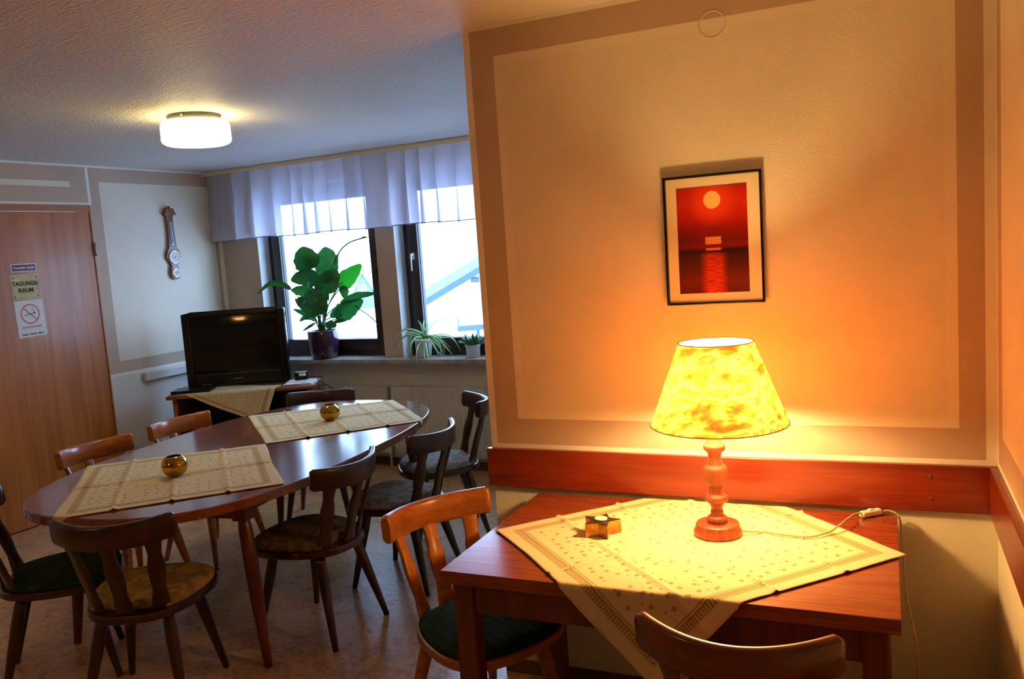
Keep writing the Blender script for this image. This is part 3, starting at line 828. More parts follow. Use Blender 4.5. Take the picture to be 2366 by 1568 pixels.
def make_chair(label, wood_m, fab, loc, rz, group):
    t = thing('dining_chair', label, 'chair', loc, rz, group)
    MB().prism(seat_outline(), SEATZ-.030, SEATZ, smooth=False).build('seat', wood_m, t, bevel=.008, seg=3)
    # upholstered pad
    def pad(k, z):
        return [(x*k, max((y-.045)*k+.045, -.142), z) for x, y in seat_outline(.95)]
    rings = [pad(1, SEATZ+.0005), pad(1.012, SEATZ+.010), pad(.99, SEATZ+.021), pad(.93, SEATZ+.029), pad(.8, SEATZ+.034), pad(.6, SEATZ+.037), pad(.3, SEATZ+.039), pad(.05, SEATZ+.0395)]
    MB().loft(rings, (True, True)).build('seat_cushion', fab, t)
    for sx, lab in ((-1, 0), (0, 0), (1, 0)):
        xt = sx*.140; xb = sx*.108
        yt = rail_y(xt)+.004; yb = -.178 + .038*abs(sx)
        yaw = sx*.55
        board_mesh(xb, xt, yb, yt, WT, yaw).build('back_slat', wood_m, t)
    rings = []; n = 44
    for i in range(n+1):
        q = -1+2*i/n; x = RAILS*q; y = rail_y(x)
        dy = 2*.088*x/RAILS**2; L = math.hypot(1, dy); nx, ny = -dy/L, 1/L
        e = max(0, (abs(q)-.955)/.045); k = math.sqrt(max(0., 1-e*e))*.20+.80
        ztop = HB - .012*(1-q*q); zc = ztop-.044; hh = .044*k
        th = .0135
        sec = [(-th, -hh+.006), (-th*.6, -hh), (th*.6, -hh), (th, -hh+.006), (th, hh-.010), (th*.75, hh-.003), (th*.3, hh), (-th*.3, hh), (-th*.75, hh-.003), (-th, hh-.010)]
        lean = -.10
        rings.append([(x+nx*a, y+ny*a+lean*(b), zc+b) for a, b in sec])
    MB().loft(rings).build('top_rail', wood_m, t)
    for sx in (-1, 1):
        for (tx, ty, fx, fy) in ((.125, .115, .184, .187), (.115, -.115, .177, -.205)):
            a = Vector((sx*tx, ty, SEATZ-.0305)); b = Vector((sx*fx, fy, .002))
            pts = [a+(b-a)*k for k in (0, .08, .25, .5, .8, 1)]
            MB().tube(pts, [.0175, .021, .0225, .019, .0145, .012], 14).build('leg', wood_m, t)
    return t
F_BEIGE = fabric('beige_floral_upholstery', srgb(152, 130, 74), srgb(190, 164, 104), 22)
F_OLIVE = fabric('olive_brown_upholstery', srgb(92, 74, 46), srgb(120, 98, 62), 24)
F_GREY = fabric('grey_beige_upholstery', srgb(122, 112, 100), srgb(156, 146, 130), 26)
F_GREEN = fabric('green_striped_upholstery', srgb(28, 52, 36), srgb(36, 64, 44), 60, stripes=.034)
F_DGREEN = fabric('dark_green_upholstery', srgb(30, 50, 34), srgb(38, 60, 40), 60, stripes=.03)
GO = 'dining chairs around the oval table'; GL = 'dining chairs at the rectangular table'
CH = [
 ('dark wooden chair with beige floral seat at the near end of the oval table', W_DARK, F_BEIGE, (-2.470, 2.106), 24.5, GO),
 ('dark wooden chair with dark green seat, cut by the left edge of the view', W_DARK, F_DGREEN, (-3.010, 2.155), -42, GO),
 ('dark wooden chair with olive-brown seat, nearest on the right side of the oval table', W_DARK, F_OLIVE, (-2.226, 2.768), 87.6, GO),
 ('dark wooden chair with grey seat, between the olive-seated chair and the one by the radiator', W_DARK, F_GREY, (-2.139, 3.330), 90.4, GO),
 ('dark wooden chair with grey seat standing nearest the right radiator', W_DARK, F_GREY, (-2.26, 3.955), 128, GO),
 ('brown chair at the far end of the oval table, only its top rail showing', W_DARK, F_GREY, (-3.140, 4.02), -153.6, GO),
 ('amber wooden chair on the left side of the oval table, the one nearer the television', W_AMBER, F_OLIVE, (-3.366, 3.362), -94.4, GO),
 ('amber wooden chair on the left side of the oval table, the one nearer the door', W_AMBER, F_OLIVE, (-3.344, 2.804), -93.2, GO),
 ('orange-brown wooden chair with green striped seat at the left end of the lamp table', W_AMBER, F_GREEN, (-1.176, 2.219), -117, GL),
 ('reddish-brown chair in front of the lamp table, showing only its curved top rail', W_RED, F_GREEN, (-.299, 1.871), -.2, GL),
]
for (lab, wm, fb, p, a, g) in CH: make_chair(lab, wm, fb, (p[0], p[1], 0), R(a), g)

# ------------------------------------------------------------------ table lamp
LX, LY = -.452, 2.335
LZ = TZ+.0025
lamp = thing('table_lamp', 'table lamp with turned wooden base and glowing marbled shade', 'lamp', (LX, LY, LZ))
prof = [(.067, 0), (.0675, .012), (.066, .016), (.0625, .019), (.061, .030), (.059, .034), (.030, .0345), (.0275, .036), (.0295, .042), (.0295, .048), (.026, .053),
        (.0185, .056), (.0178, .064), (.0178, .070), (.0155, .074), (.0165, .080), (.0195, .088), (.021, .092), (.029, .097), (.0325, .103), (.0325, .108), (.029, .115),
        (.0205, .118), (.0195, .126), (.0205, .134), (.0195, .142), (.0195, .148), (.028, .152), (.0295, .157), (.0285, .163), (.031, .172), (.0335, .183), (.0325, .193), (.027, .201), (.021, .205),
        (.0215, .212), (.018, .218), (.0172, .226), (.0195, .236), (.0205, .240), (.028, .246), (.0305, .252), (.0305, .257), (.027, .264), (.0205, .267), (.0205, .276), (.016, .279), (.0155, .30)]
MB().lathe(prof, 48).build('lamp_base', W_LAMP, lamp)
MB().lathe([(.0145, .3005), (.0145, .335), (.012, .337)], 20).build('bulb_socket', M_WHITEPL, lamp)
M_BULB = emis_mat('lamp_bulb_light', (1., .64, .23, 1), 360)
bz = 1.090-LZ
MB().lathe([(.011, -.052), (.014, -.036), (.022, -.022), (.029, -.006), (.030, .006), (.026, .018), (.016, .027), (.004, .030)], 24).build('light_bulb', M_BULB, lamp, loc=(0, 0, bz))
sx_, z0_, z1_ = .016, 1.021-LZ, 1.250-LZ
mb = MB(); mb.lathe([(.1895, z0_), (.1895+(.1020-.1895)*.33, z0_+(z1_-z0_)*.33), (.1895+(.1020-.1895)*.66, z0_+(z1_-z0_)*.66), (.1020, z1_)], 96, (False, False))
shade = mb.build('lamp_shade', M_SHADE, lamp, loc=(sx_, 0, 0))
MB().lathe([(.1880, z0_+.0005), (.1445, z0_+(z1_-z0_)*.5), (.1005, z1_-.0005)], 96, (False, False)).build('shade_lining', M_LINING, shade)
for r_, z_ in ((.1897, z0_), (.1022, z1_)):
    MB().tube([(r_*math.cos(2*PI*i/96), r_*math.sin(2*PI*i/96), z_) for i in range(97)], .0013, 6, cap=False).build('shade_binding', M_TRIMBROWN, shade)
mb = MB()
for k in range(3):
    a = 2*PI*k/3+.4; mb.tube([(.013*math.cos(a)-sx_, .013*math.sin(a), .334), (.10*math.cos(a), .10*math.sin(a), z1_-.012)], .0013, 6)
mb.build('shade_carrier', M_STEEL, shade)

# cord with switch
def spline(pts, n=12):
    P = [Vector(p) for p in pts]; out = []
    for i in range(len(P)-1):
        p0, p1, p2, p3 = P[max(i-1, 0)], P[i], P[i+1], P[min(i+2, len(P)-1)]
        for k in range(n):
            t_ = k/n
            out.append(.5*((2*p1)+(-p0+p2)*t_+(2*p0-5*p1+4*p2-p3)*t_*t_+(-p0+3*p1-3*p2+p3)*t_**3))
    out.append(P[-1]); return out
def twisted(name, pts, label, cat, parent=None, r=.0016, pitch=.018):
    c = spline(pts, 24); mb = MB()
    L = [0]
    for a, b in zip(c[:-1], c[1:]): L.append(L[-1]+(b-a).length)
    for ph in (0, PI):
        q = []
        for i, p in enumerate(c):
            t_ = (c[min(i+1, len(c)-1)]-c[max(i-1, 0)]).normalized()
            a = t_.cross(Vector((0, 0, 1)) if abs(t_.z) < .8 else Vector((1, 0, 0))).normalized(); b = t_.cross(a)
            an = 2*PI*L[i]/pitch+ph
            q.append(p+a*r*math.cos(an)+b*r*math.sin(an))
        mb.tube(q, r, 6)
    o = mb.build(name, M_CORD, parent)
    if label: tag(o, label, cat)
    return o
zc_ = TZ+.0095
twisted('lamp_cord', [(LX+.060, LY+.006, zc_+.004), (-.33, 2.352, zc_+.002), (-.26, 2.345, zc_+.001), (-.205, 2.345, zc_+.001), (-.160, 2.385, zc_+.003), (-.130, 2.43, zc_+.012), (-.100, 2.52, zc_+.012), (-.076, 2.565, zc_+.006)],
        'twisted ivory cord running from the lamp base to its inline switch', 'cord')
sw = thing('cord_switch', 'ivory inline cord switch lying on the lamp table near the wall', 'switch', (-.054, 2.585, TZ+.001), R(42))
MB().box((-.036, -.011, .0), (.036, .011, .019)).build('switch_housing', M_IVORY, sw, bevel=.007, seg=3)
MB().box((-.007, -.006, .019), (.007, .006, .0215)).build('switch_rocker', M_WHITEPL, sw, bevel=.001)
twisted('lamp_cord', [(-.026, 2.608, TZ+.006), (-.005, 2.616, TZ+.010), (.023, 2.612, TZ-.01), (.030, 2.58, .60), (.036, 2.50, .50), (.060, 2.45, .36), (.055, 2.47, .20), (.040, 2.52, .06), (.05, 2.58, .006), (.10, 2.63, .006)],
        'twisted ivory cord hanging down to the floor at the right end of the lamp table', 'cord')

# star candle holder
def star_poly(ro, ri, a0=0):
    return [((ro if k % 2 == 0 else ri)*math.cos(a0+PI*k/5), (ro if k % 2 == 0 else ri)*math.sin(a0+PI*k/5)) for k in range(10)]
st = thing('star_candle_holder', 'gold star-shaped wooden tealight holder with dark top on the lamp table', 'candle holder', (-.778, 2.268, TZ+.0025), R(18))
MB().prism(star_poly(.058, .030), 0, .040).build('star_body', M_GOLDSTAR, st, bevel=.001)
MB().prism(star_poly(.0575, .0295), .0402, .0418).build('star_top', M_STARTOP, st)
MB().lathe([(.019, .042), (.019, .046), (.0175, .047), (.0165, .0455)], 28).build('tealight', M_WAX, st)

# globes
def globe(label, x, y, zb):
    t = thing('candle_globe', label, 'candle holder', (x, y, zb), 0, 'mirrored glass globes on the oval table')
    R_ = .053; prof = []
    for i in range(22):
        a = -PI*.40 + (PI*.40+PI*.30)*i/21
        prof.append((R_*math.cos(a), R_*.93*math.sin(a)+R_*.88))
    prof += [(R_*math.cos(PI*.30)-.002, prof[-1][1]+.0005)] + [(max(.004, r-.003), z) for r, z in reversed(prof[2:])]
    MB().lathe(prof, 48, (True, True)).build('glass_bowl', M_GOLD, t)
    MB().lathe([(.018, .010), (.018, .022), (.016, .0225)], 24).build('tealight', M_WAX, t)
globe('round bronze mirrored glass candle globe on the near star cloth', -2.725, 2.532, TZ+.0025)
globe('round bronze mirrored glass candle globe on the far star cloth', -2.728, 3.615, TZ+.0025)

# ------------------------------------------------------------------ picture
pic = thing('framed_picture', 'narrow dark metal frame with a red sunset over the sea on the lamp wall', 'picture', (-.486, YA-.003, 1.5315), rot=(R(-1.3), 0, 0))
w2, h2, b2 = .1505, .2010, .008
mb = MB()
mb.box((-w2, -.020, -h2), (-w2+b2, -.001, h2)); mb.box((w2-b2, -.020, -h2), (w2, -.001, h2)); mb.box((-w2+b2, -.020, -h2), (w2-b2, -.001, -h2+b2)); mb.box((-w2+b2, -.020, h2-b2), (w2-b2, -.001, h2))
mb.build('picture_frame', M_PEWTER, pic, bevel=.003)
MB().box((-w2+b2+.0005, -.010, -h2+b2+.0005), (w2-b2-.0005, -.004, h2-b2-.0005)).build('picture_mount', M_MAT, pic)
px0, px1, pz0, pz1 = -.1095, .1050, -.1655, .1630
MB().grid(lambda a, b: (px0+(px1-px0)*a, -.0106, pz0+(pz1-pz0)*b), 1, 1, smooth=False).build('sunset_print', M_PRINT, pic, solid=.0004)

mb = MB(); mb.lathe([(.041, 0), (.041, .0008), (.040, .0012), (.038, .0012), (.037, .0003)], 48, (False, False))
tag(mb.build('junction_box_cover', P_PANEL, loc=(-.465, YA-.0005, 2.174), rot=(PI/2, 0, 0)), 'faint round painted-over cover high on the lamp wall above the picture', 'cover')

# ------------------------------------------------------------------ ceiling lamp
M_MOUNT = principled('dull_metal_mount', srgb(92, 92, 86), .5, .6)
cl = thing('ceiling_lamp', 'round frosted glass ceiling lamp, lit', 'lamp', (-3.085, 3.235, H))
mb = MB(); mb.lathe([(.126, -.0005), (.128, -.004), (.128, -.024), (.122, -.026)], 60); mb.build('lamp_mount', M_MOUNT, cl)
for a in (-1.25, .4, 2.3):
    MB().lathe([(.006, 0), (.006, .008), (.003, .010)], 12).build('mount_screw', M_CHROME, cl, loc=(.128*math.cos(a), .128*math.sin(a), -.014), rot=(0, PI/2, a))
def drum():
    n, N_ = 96, []
    prof = [(.120, -.027), (.150, -.030), (.160, -.040), (.163, -.060), (.163, -.100), (.164, -.118), (.158, -.130), (.145, -.138), (.08, -.142), (.002, -.143)]
    rings = []
    for r_, z_ in prof:
        rings.append([((r_+(.0018*pnoise(Vector((i*.9, z_*120, 1.))) if r_ > .13 else 0))*math.cos(2*PI*i/n), (r_+(.0018*pnoise(Vector((i*.9, z_*120, 4.))) if r_ > .13 else 0))*math.sin(2*PI*i/n), z_) for i in range(n)])
    return MB().loft(rings, (False, True))
drum().build('glass_drum', drum_mat(), cl)
M_CB = emis_mat('ceiling_bulb_light', (1., .76, .36, 1), 120)
for k, (bx, by) in enumerate(((.055, .035), (-.05, -.03))):
    MB().lathe([(.008, -.03), (.022, -.018), (.027, 0), (.022, .018), (.008, .027)], 20).build('light_bulb', M_CB, cl, loc=(bx, by, -.078))

# unseen ceiling lamp added behind the viewer as warm fill light
c2 = thing('ceiling_lamp', 'unseen frosted glass ceiling lamp added behind the viewer to fill the near half', 'lamp', (-3.1, -.45, H))
M_FILLBULB = emis_mat('added_warm_fill_bulb', (1., .48, .10, 1), 230)
for ch in list(cl.children):
    c = ch.copy(); COL.objects.link(c); c.parent = c2
    if c.name.startswith('light_bulb'):
        c.data = ch.data.copy(); c.data.materials[0] = M_FILLBULB

# ------------------------------------------------------------------ television corner
SA = R(30.05); SP = Vector((-4.552, 4.217, 0)); SZ = .69
SWD, SDP = 1.018, .46
std = thing('tv_stand', 'open-fronted brown wooden television stand in the far corner', 'tv stand', SP, SA)
mb = MB(); mb.box((0, 0, SZ-.026), (SWD, SDP, SZ)); mb.build('stand_top', W_STAND, std, bevel=.006)
for x0 in (.035, SWD-.065): MB().box((x0, .03, .0), (x0+.03, SDP-.02, SZ-.0265)).build('side_panel', W_STAND, std, bevel=.002)
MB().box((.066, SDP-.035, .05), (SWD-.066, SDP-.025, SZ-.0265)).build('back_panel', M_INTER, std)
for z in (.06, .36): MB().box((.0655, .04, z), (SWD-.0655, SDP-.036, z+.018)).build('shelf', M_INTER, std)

TA = R(27.0); TP = Vector((-4.618, 4.493, SZ+.003))
tv = thing('television', 'large black television with a dark reflecting screen on the corner stand', 'television', TP, TA)
TWD, THT = .735, .540
mb = MB()
mb.loft([[(x, y, z) for x, z in ((0.006+i_, .012+i_), (TWD-.006-i_, .012+i_), (TWD-.006-i_, THT-i_), (.006+i_, THT-i_))] for y, i_ in ((.05, 0), (.12, .015), (.24, .09))], smooth=False)
mb.build('rear_housing', M_BLACKM, tv, bevel=.012, seg=3)
mb = MB()
bz0, bz1 = .10, THT-.032
mb.box((0, 0, .012), (.055, .055, THT)); mb.box((TWD-.055, 0, .012), (TWD, .055, THT)); mb.box((.055, 0, .012), (TWD-.055, .055, bz0)); mb.box((.055, 0, bz1), (TWD-.055, .055, THT))
bmesh.ops.remove_doubles(mb.bm, verts=mb.bm.verts, dist=1e-5)
mb.build('bezel', M_BLACK, tv, bevel=.010, seg=3)
def scr(a, b):
    x = .050+(TWD-.10)*a; z = bz0-.004+(bz1-bz0+.008)*b
    return (x, .016-.012*(1-(2*a-1)**2)-.016*(1-(2*b-1)**2)+.010, z)
MB().grid(scr, 30, 24).build('screen', M_SCREEN, tv, fix=False)
MB().box((.053, .034, bz0-.003), (TWD-.053, .05, bz1+.003)).build('tube_face', M_BLACKM, tv)
MB().box((TWD/2-.035, -.0012, .052), (TWD/2+.035, .0002, .057)).build('badge', M_STEEL, tv)
MB().box((.12, .01, .0), (TWD-.12, .20, .0125)).build('stand_foot', M_BLACK, tv, bevel=.003)
mb = MB(); mb.box((.10, -.0015, .020), (.17, .0002, .026)); mb.build('control_strip', M_STEEL, tv)

def SL(x, y, z): return SP + Vector((x*math.cos(SA)-y*math.sin(SA), x*math.sin(SA)+y*math.cos(SA), z))
def drape_stand(x, y, z):
    # x,y here are stand coordinates
    r = .008
    if y < 0:
        d = -y
        if d < r*1.57: a = d/r; q = SL(x, -(r)*math.sin(a), z-r*(1-math.cos(a)))
        else: q = SL(x, -r-.004-.02*(d), z-r-(d-r*1.57))
    else: q = SL(x, y, z)
    return q
make_cloth('star_tablecloth', 'cream star-printed cloth under the television, its corner hanging over the stand front',
           [(.655, -.262), (.775, .085), (.30, .33), (.045, .040)], drape_stand, seed=5, zt=SZ-.0008, crease=.001)
mb = MB(); mb.box((0, 0, 0), (.27, .16, .022))
tag(mb.build('set_top_box', M_BLACK, loc=SL(.02, .055, SZ+.003), rot=(0, 0, SA-.05), bevel=.004), 'flat black receiver box at the left end of the television stand', 'electronics')
p = thing('paper_stack', 'loose white papers at the right end of the television stand', 'papers', SL(.86, .08, SZ), SA-.15)
MB().box((-.07, -.04, .0005), (.14, .20, .006)).build('paper_sheet', M_PAPER, p)
MB().box((-.06, -.05, .0062), (.13, .17, .012)).build('paper_sheet', M_PAPER, p, rot=(0, 0, .1))
MB().box((-.05, .02, .0125), (.09, .14, .016)).build('paper_sheet', M_PAPER, p, rot=(0, 0, -.12))
q = thing('power_adapter', 'small black box with a white label on the papers beside the television', 'adapter', SL(.90, .20, SZ+.018), SA)
MB().box((-.045, -.03, 0), (.045, .03, .055)).build('adapter_case', M_BLACK, q, bevel=.004)
MB().box((-.012, -.0312, .028), (.036, -.0302, .048)).build('adapter_label', M_PAPER, q)
mb = MB(); mb.tube(spline([SL(.945, .20, SZ+.045), SL(.99, .17, SZ+.040), SL(1.05, .15, SZ-.01), SL(1.12, .20, SZ-.08), SL(1.15, .25, SZ-.2), SL(1.14, .28, .02)], 10), .003, 8)
tag(mb.build('power_cable', M_BLACKM), 'black cable trailing from the adapter down beside the television stand', 'cable')
dv = thing('dvd_player', 'dark disc player with a silver front edge on the shelf of the television stand', 'disc player', SL(.24, .09, .378), SA)
MB().box((0, 0, .001), (.43, .25, .05)).build('player_case', M_BLACK, dv, bevel=.003)
MB().box((.02, -.0015, .006), (.40, -.0002, .011)).build('silver_strip', M_CHROME, dv)
mb = MB(); mb.lathe([(.030, 0), (.036, .006), (.036, .016), (.020, .022)], 32)
so = thing('round_speaker', 'small round pale grey speaker on a stalk inside the television stand', 'speaker', SL(.27, .05, .378), SA)
mb.build('speaker_disc', M_STEEL, so, loc=(0, 0, .155), rot=(PI/2, 0, 0))
mb = MB(); mb.tube([(0, -.008, .002), (0, -.008, .13)], .006); mb.lathe([(.03, .0005), (.028, .008)], 24); mb.build('speaker_stalk', M_BLACK, so)
for o_ in (so,): o_.location = SL(.20, .055, .378)

# ------------------------------------------------------------------ plants
SILLZ = .8125
def pot_mesh(prof, mat, parent, name='plant_pot', n=48): return MB().lathe(prof, n, (True, False)).build(name, mat, parent)
def blade(mb, pts, width, fold=.25, n=14, curl=0., tipk=1.):
    """leaf along a spline; pts world/local points; widest in the middle"""
    c = spline(pts, 8); m = len(c)
    rows = []
    side0 = None
    for i, p in enumerate(c):
        t_ = i/(m-1)
        tn = (c[min(i+1, m-1)]-c[max(i-1, 0)]).normalized()
        sd = tn.cross(VIEWN).normalized()
        if side0 and sd.dot(side0) < 0: sd = -sd
        side0 = sd
        nn = sd.cross(tn).normalized()
        w = width*.5*(max(0., math.sin(PI*min(1, t_**.78)))**.78) if tipk == 1 else width*.5*(1-t_**3)*(.6+.4*min(1, t_*6))
        rows.append((p, sd, nn, w))
    def fn(a, b):
        i = min(m-1, int(round(b*(m-1)))); p, sd, nn, w = rows[i]
        q = (a-.5)*2
        ruf = 1+.05*math.sin(b*31+q*3)
        return p + sd*(w*q*ruf) + nn*(fold*w*abs(q) + .006*math.sin(b*19)*abs(q)*(width > .05))
    return mb.grid(fn, 6, m-1)
VIEWN = Vector((.66, -.75, 0)).normalized()
SX, SY = Vector((.76, .65, 0)), None      # unit right-hand direction across the line of sight at the sill
RIGHT = Vector((math.cos(R(41)), math.sin(R(41)), 0)); BACK = Vector((-RIGHT.y, RIGHT.x, 0))
def PL(x, y, z): return RIGHT*x + BACK*y + Vector((0, 0, z))

lp = WP(.965, -.020, SILLZ)
lily = thing('peace_lily', 'large dark green broad-leaved plant in an aubergine pot on the window sill', 'potted plant', lp)
pot_mesh([(.080, 0), (.092, .004), (.105, .05), (.112, .11), (.1145, .17), (.1145, .212), (.111, .214), (.106, .209), (.104, .187)], M_POTPURPLE, lily)
MB().lathe([(.1035, .186), (.05, .194), (.001, .196)], 30, (False, False)).build('soil', M_SOIL, lily)
# leaves in local (right, back, up) metres from pot centre on the sill; photo px -> metres: 1 px = 1/305 m
def Q(cx, cy): # crop coordinates of the plant study -> local right / up
    x = 570+cx/5.058; y = 540+cy/5.058
    return ((x-742)/303.0 - (y-826)*(.095/303.0)*-1*0 + (826-y)/303.0*.07*0, (826-y)/303.0)
PA = R(43.33)
def clear(x, back, off0, lim=.082):
    return min(back, (lim-off0-x*math.sin(PA))/math.cos(PA))
def QL(cx, cy, back=0.):
    x = 570+cx/5.058; y = 540+cy/5.058
    dy = (826-y)/300.0; xx = (x-742)/300.0 + dy*.100
    return PL(xx, clear(xx, back, -.020, .06), dy)
leaves = [
 # (stem joint, leaf base, mid, tip, width, material, back offset)
 ((700, 420), (640, 300), (600, 155), .150, 0, -.03), ((850, 560), (880, 340), (862, 172), .135, 0, .03), ((1005, 650), (1100, 540), (1240, 400), .105, 1, .0),
 ((760, 575), (640, 505), (470, 525), .105, 0, -.05), ((770, 680), (890, 560), (975, 430), .120, 0, -.07), ((770, 720), (640, 665), (480, 640), .075, 0, .04),
 ((690, 640), (740, 780), (840, 930), .105, 0, -.08), ((1030, 840), (1200, 755), (1400, 735), .045, 0, .05), ((985, 1010), (1120, 900), (1265, 800), .105, 0, -.03),
 ((770, 960), (650, 850), (520, 735), .062, 0, -.02), ((780, 1020), (650, 930), (510, 860), .035, 0, .06), ((745, 1030), (680, 1060), (605, 1105), .018, 0, -.05),
 ((960, 1040), (1030, 1025), (1085, 1030), .024, 0, -.05), ((1040, 640), (1070, 700), (1070, 780), .055, 0, .06), ((700, 980), (640, 960), (580, 1005), .03, 0, .02),
 ((860, 1060), (930, 1060), (960, 1090), .05, 0, -.10), ((930, 650), (960, 640), (920, 720), .05, 0, .04), ((860, 780), (860, 700), (895, 790), .035, 0, -.04),
 ((830, 940), (800, 800), (760, 720), .075, 0, -.06), ((620, 300), (690, 330), (740, 250), .09, 0, .0), ((900, 450), (900, 520), (960, 590), .09, 0, -.05),
 ((640, 780), (600, 760), (545, 725), .05, 0, -.05), ((930, 990), (1010, 900), (1010, 830), .05, 0, .02),
]
for k, (b, m_, tp, w, mi, bk) in enumerate(leaves):
    B, Mi, T = QL(*b, bk), QL(*m_, bk*1.3-.02), QL(*tp, bk*1.6)
    root = PL(rnd.uniform(-.03, .03), rnd.uniform(-.03, .03), .19)
    mb = MB(); blade(mb, [B, Mi, T], w*1.3, fold=.22)
    lf = mb.build('leaf', M_LEAFB if mi else M_LEAF, lily, fix=False)
    mid = (root+B)/2 + PL((B-root).dot(RIGHT)*-.12, 0, .03)
    MB().tube(spline([root, mid, B, B+(Mi-B)*.5], 6), [.0045]*19, 6).build('leaf_stalk', M_STEM, lf)
# long arching leaf to the far left
mb = MB(); blade(mb, [QL(480, 630, -.03), QL(400, 575, -.04), QL(250, 545, -.05), QL(110, 655, -.05)], .042, fold=.3)
lf = mb.build('leaf', M_LEAF, lily, fix=False)
MB().tube(spline([PL(-.02, 0, .19), QL(700, 850, -.02), QL(560, 720, -.03), QL(480, 630, -.03), QL(440, 600, -.035)], 6), .0035, 6).build('leaf_stalk', M_STEM, lf)
# flower stalk and dried stalk
fs = MB().tube(spline([PL(.01, .02, .19), QL(900, 700, .03), QL(955, 420, .03), QL(1010, 250, .03), QL(1110, 150, .03), QL(1240, 112, .03)], 8), .0055, 6).build('flower_stalk', M_STEM, lily)
mb = MB(); blade(mb, [QL(1230, 114, .03), QL(1262, 103, .03), QL(1300, 112, .03)], .016, fold=.4); mb.build('faded_flower', M_DRY, fs, fix=False)
mb = MB(); blade(mb, [QL(960, 400, .03), QL(975, 330, .03), QL(1005, 255, .03)], .030, fold=.4); mb.build('flower_sheath', M_STEM, fs, fix=False)
MB().tube(spline([QL(1180, 860, -.02), QL(1260, 930, -.02), QL(1330, 985, -.02), QL(1420, 1080, -.02)], 8), .0038, 6).build('dried_stalk', M_DRY, lily)

# spider plant
sp = thing('spider_plant', 'striped arching spider plant in a white pot on the window sill', 'potted plant', WP(1.852, -.012, SILLZ))
pot_mesh([(.043, 0), (.050, .003), (.058, .07), (.062, .125), (.064, .128), (.061, .131), (.056, .12)], M_POTWHITE, sp)
MB().lathe([(.057, .118), (.001, .124)], 24, (False, False)).build('soil', M_SOIL, sp)
def QS(cx, cy, back=0.):
    x = 880+cx/4.354; y = 520+cy/4.354; dy = (822-y)/322.0
    xx = (x-978)/322.0+dy*.09
    return PL(xx, clear(xx, back, -.012), dy)
crown = (430, 1120)
sl = [((380, 1060), (250, 1020), (165, 1085), .5), ((360, 1075), (230, 1090), (150, 1230), .3), ((330, 1100), (265, 1200), (290, 1400), -.6), ((370, 1150), (320, 1250), (330, 1412), -.9),
      ((410, 1180), (395, 1300), (410, 1412), -1.2), ((425, 1160), (430, 1290), (460, 1378), -1.2), ((470, 1130), (510, 1220), (548, 1322), -.9), ((520, 1110), (620, 1220), (715, 1342), -.7),
      ((600, 1110), (700, 1150), (776, 1290), .1), ((490, 1120), (560, 1180), (612, 1310), -.4), ((440, 1060), (530, 960), (720, 905), .6), ((450, 1070), (580, 950), (768, 972), .3),
      ((410, 1060), (380, 980), (345, 932), -.2), ((430, 1080), (470, 1000), (545, 930), .5), ((360, 1110), (300, 1095), (252, 1260), .2), ((345, 1130), (330, 1160), (325, 1130), -.5),
      ((540, 1130), (600, 1160), (690, 1250), .4), ((480, 1150), (540, 1260), (600, 1300), -.8), ((330, 1065), (260, 1055), (180, 1140), .0), ((500, 1110), (590, 1190), (610, 1418), -.8),
      ((470, 1120), (570, 1230), (575, 1330), -.5), ((415, 1000), (417, 960), (420, 925), 0)]
for k, (a, m_, tp, bk) in enumerate(sl):
    w = .021 if k not in (10, 11, 13, 19) else .008
    if k == 21: w = .022
    b = bk*.12
    mb = MB(); blade(mb, [QS(*crown, 0), QS(*a, b*.4), QS(*m_, b*.9), QS(*tp, b)], w, fold=.5, tipk=0)
    mb.build('leaf', M_SPIDER, sp, fix=False)

# succulent
su = thing('small_succulent', 'small dark green succulent in a little white pot at the right end of the sill', 'potted plant', WP(2.250, -.005, SILLZ))
pot_mesh([(.044, 0), (.047, .002), (.050, .074), (.056, .078), (.056, .086), (.052, .087), (.047, .075)], M_POTWHITE, su)
MB().lathe([(.047, .072), (.001, .078)], 20, (False, False)).build('soil', M_SOIL, su)
r2 = random.Random(5)
for k in range(34):
    a = k*2.39996; el = .25+.95*(k/34)
    L = .055+.02*r2.random(); o0 = Vector((math.cos(a)*.020, math.sin(a)*.020, .078))
    d = Vector((math.cos(a)*math.cos(el), math.sin(a)*math.cos(el), math.sin(el)))
    st_ = o0+d*L*.35
    side = d.cross(Vector((0, 0, 1))).normalized(); up = side.cross(d)
    tip = o0+d*(L+.022)
    rings = []
    for t_ in (0, .15, .35, .6, .85, 1.0):
        w = .011*(math.sin(PI*min(.98, t_*.88+.1)))**.7; p_ = st_+(tip-st_)*t_
        rings.append([p_+side*w*math.cos(q*PI/4)+up*w*.35*math.sin(q*PI/4) for q in range(8)])
    mb = MB(); mb.loft(rings); mb.tube([o0, st_], .003, 6); mb.build('leaf', M_JADE, su)

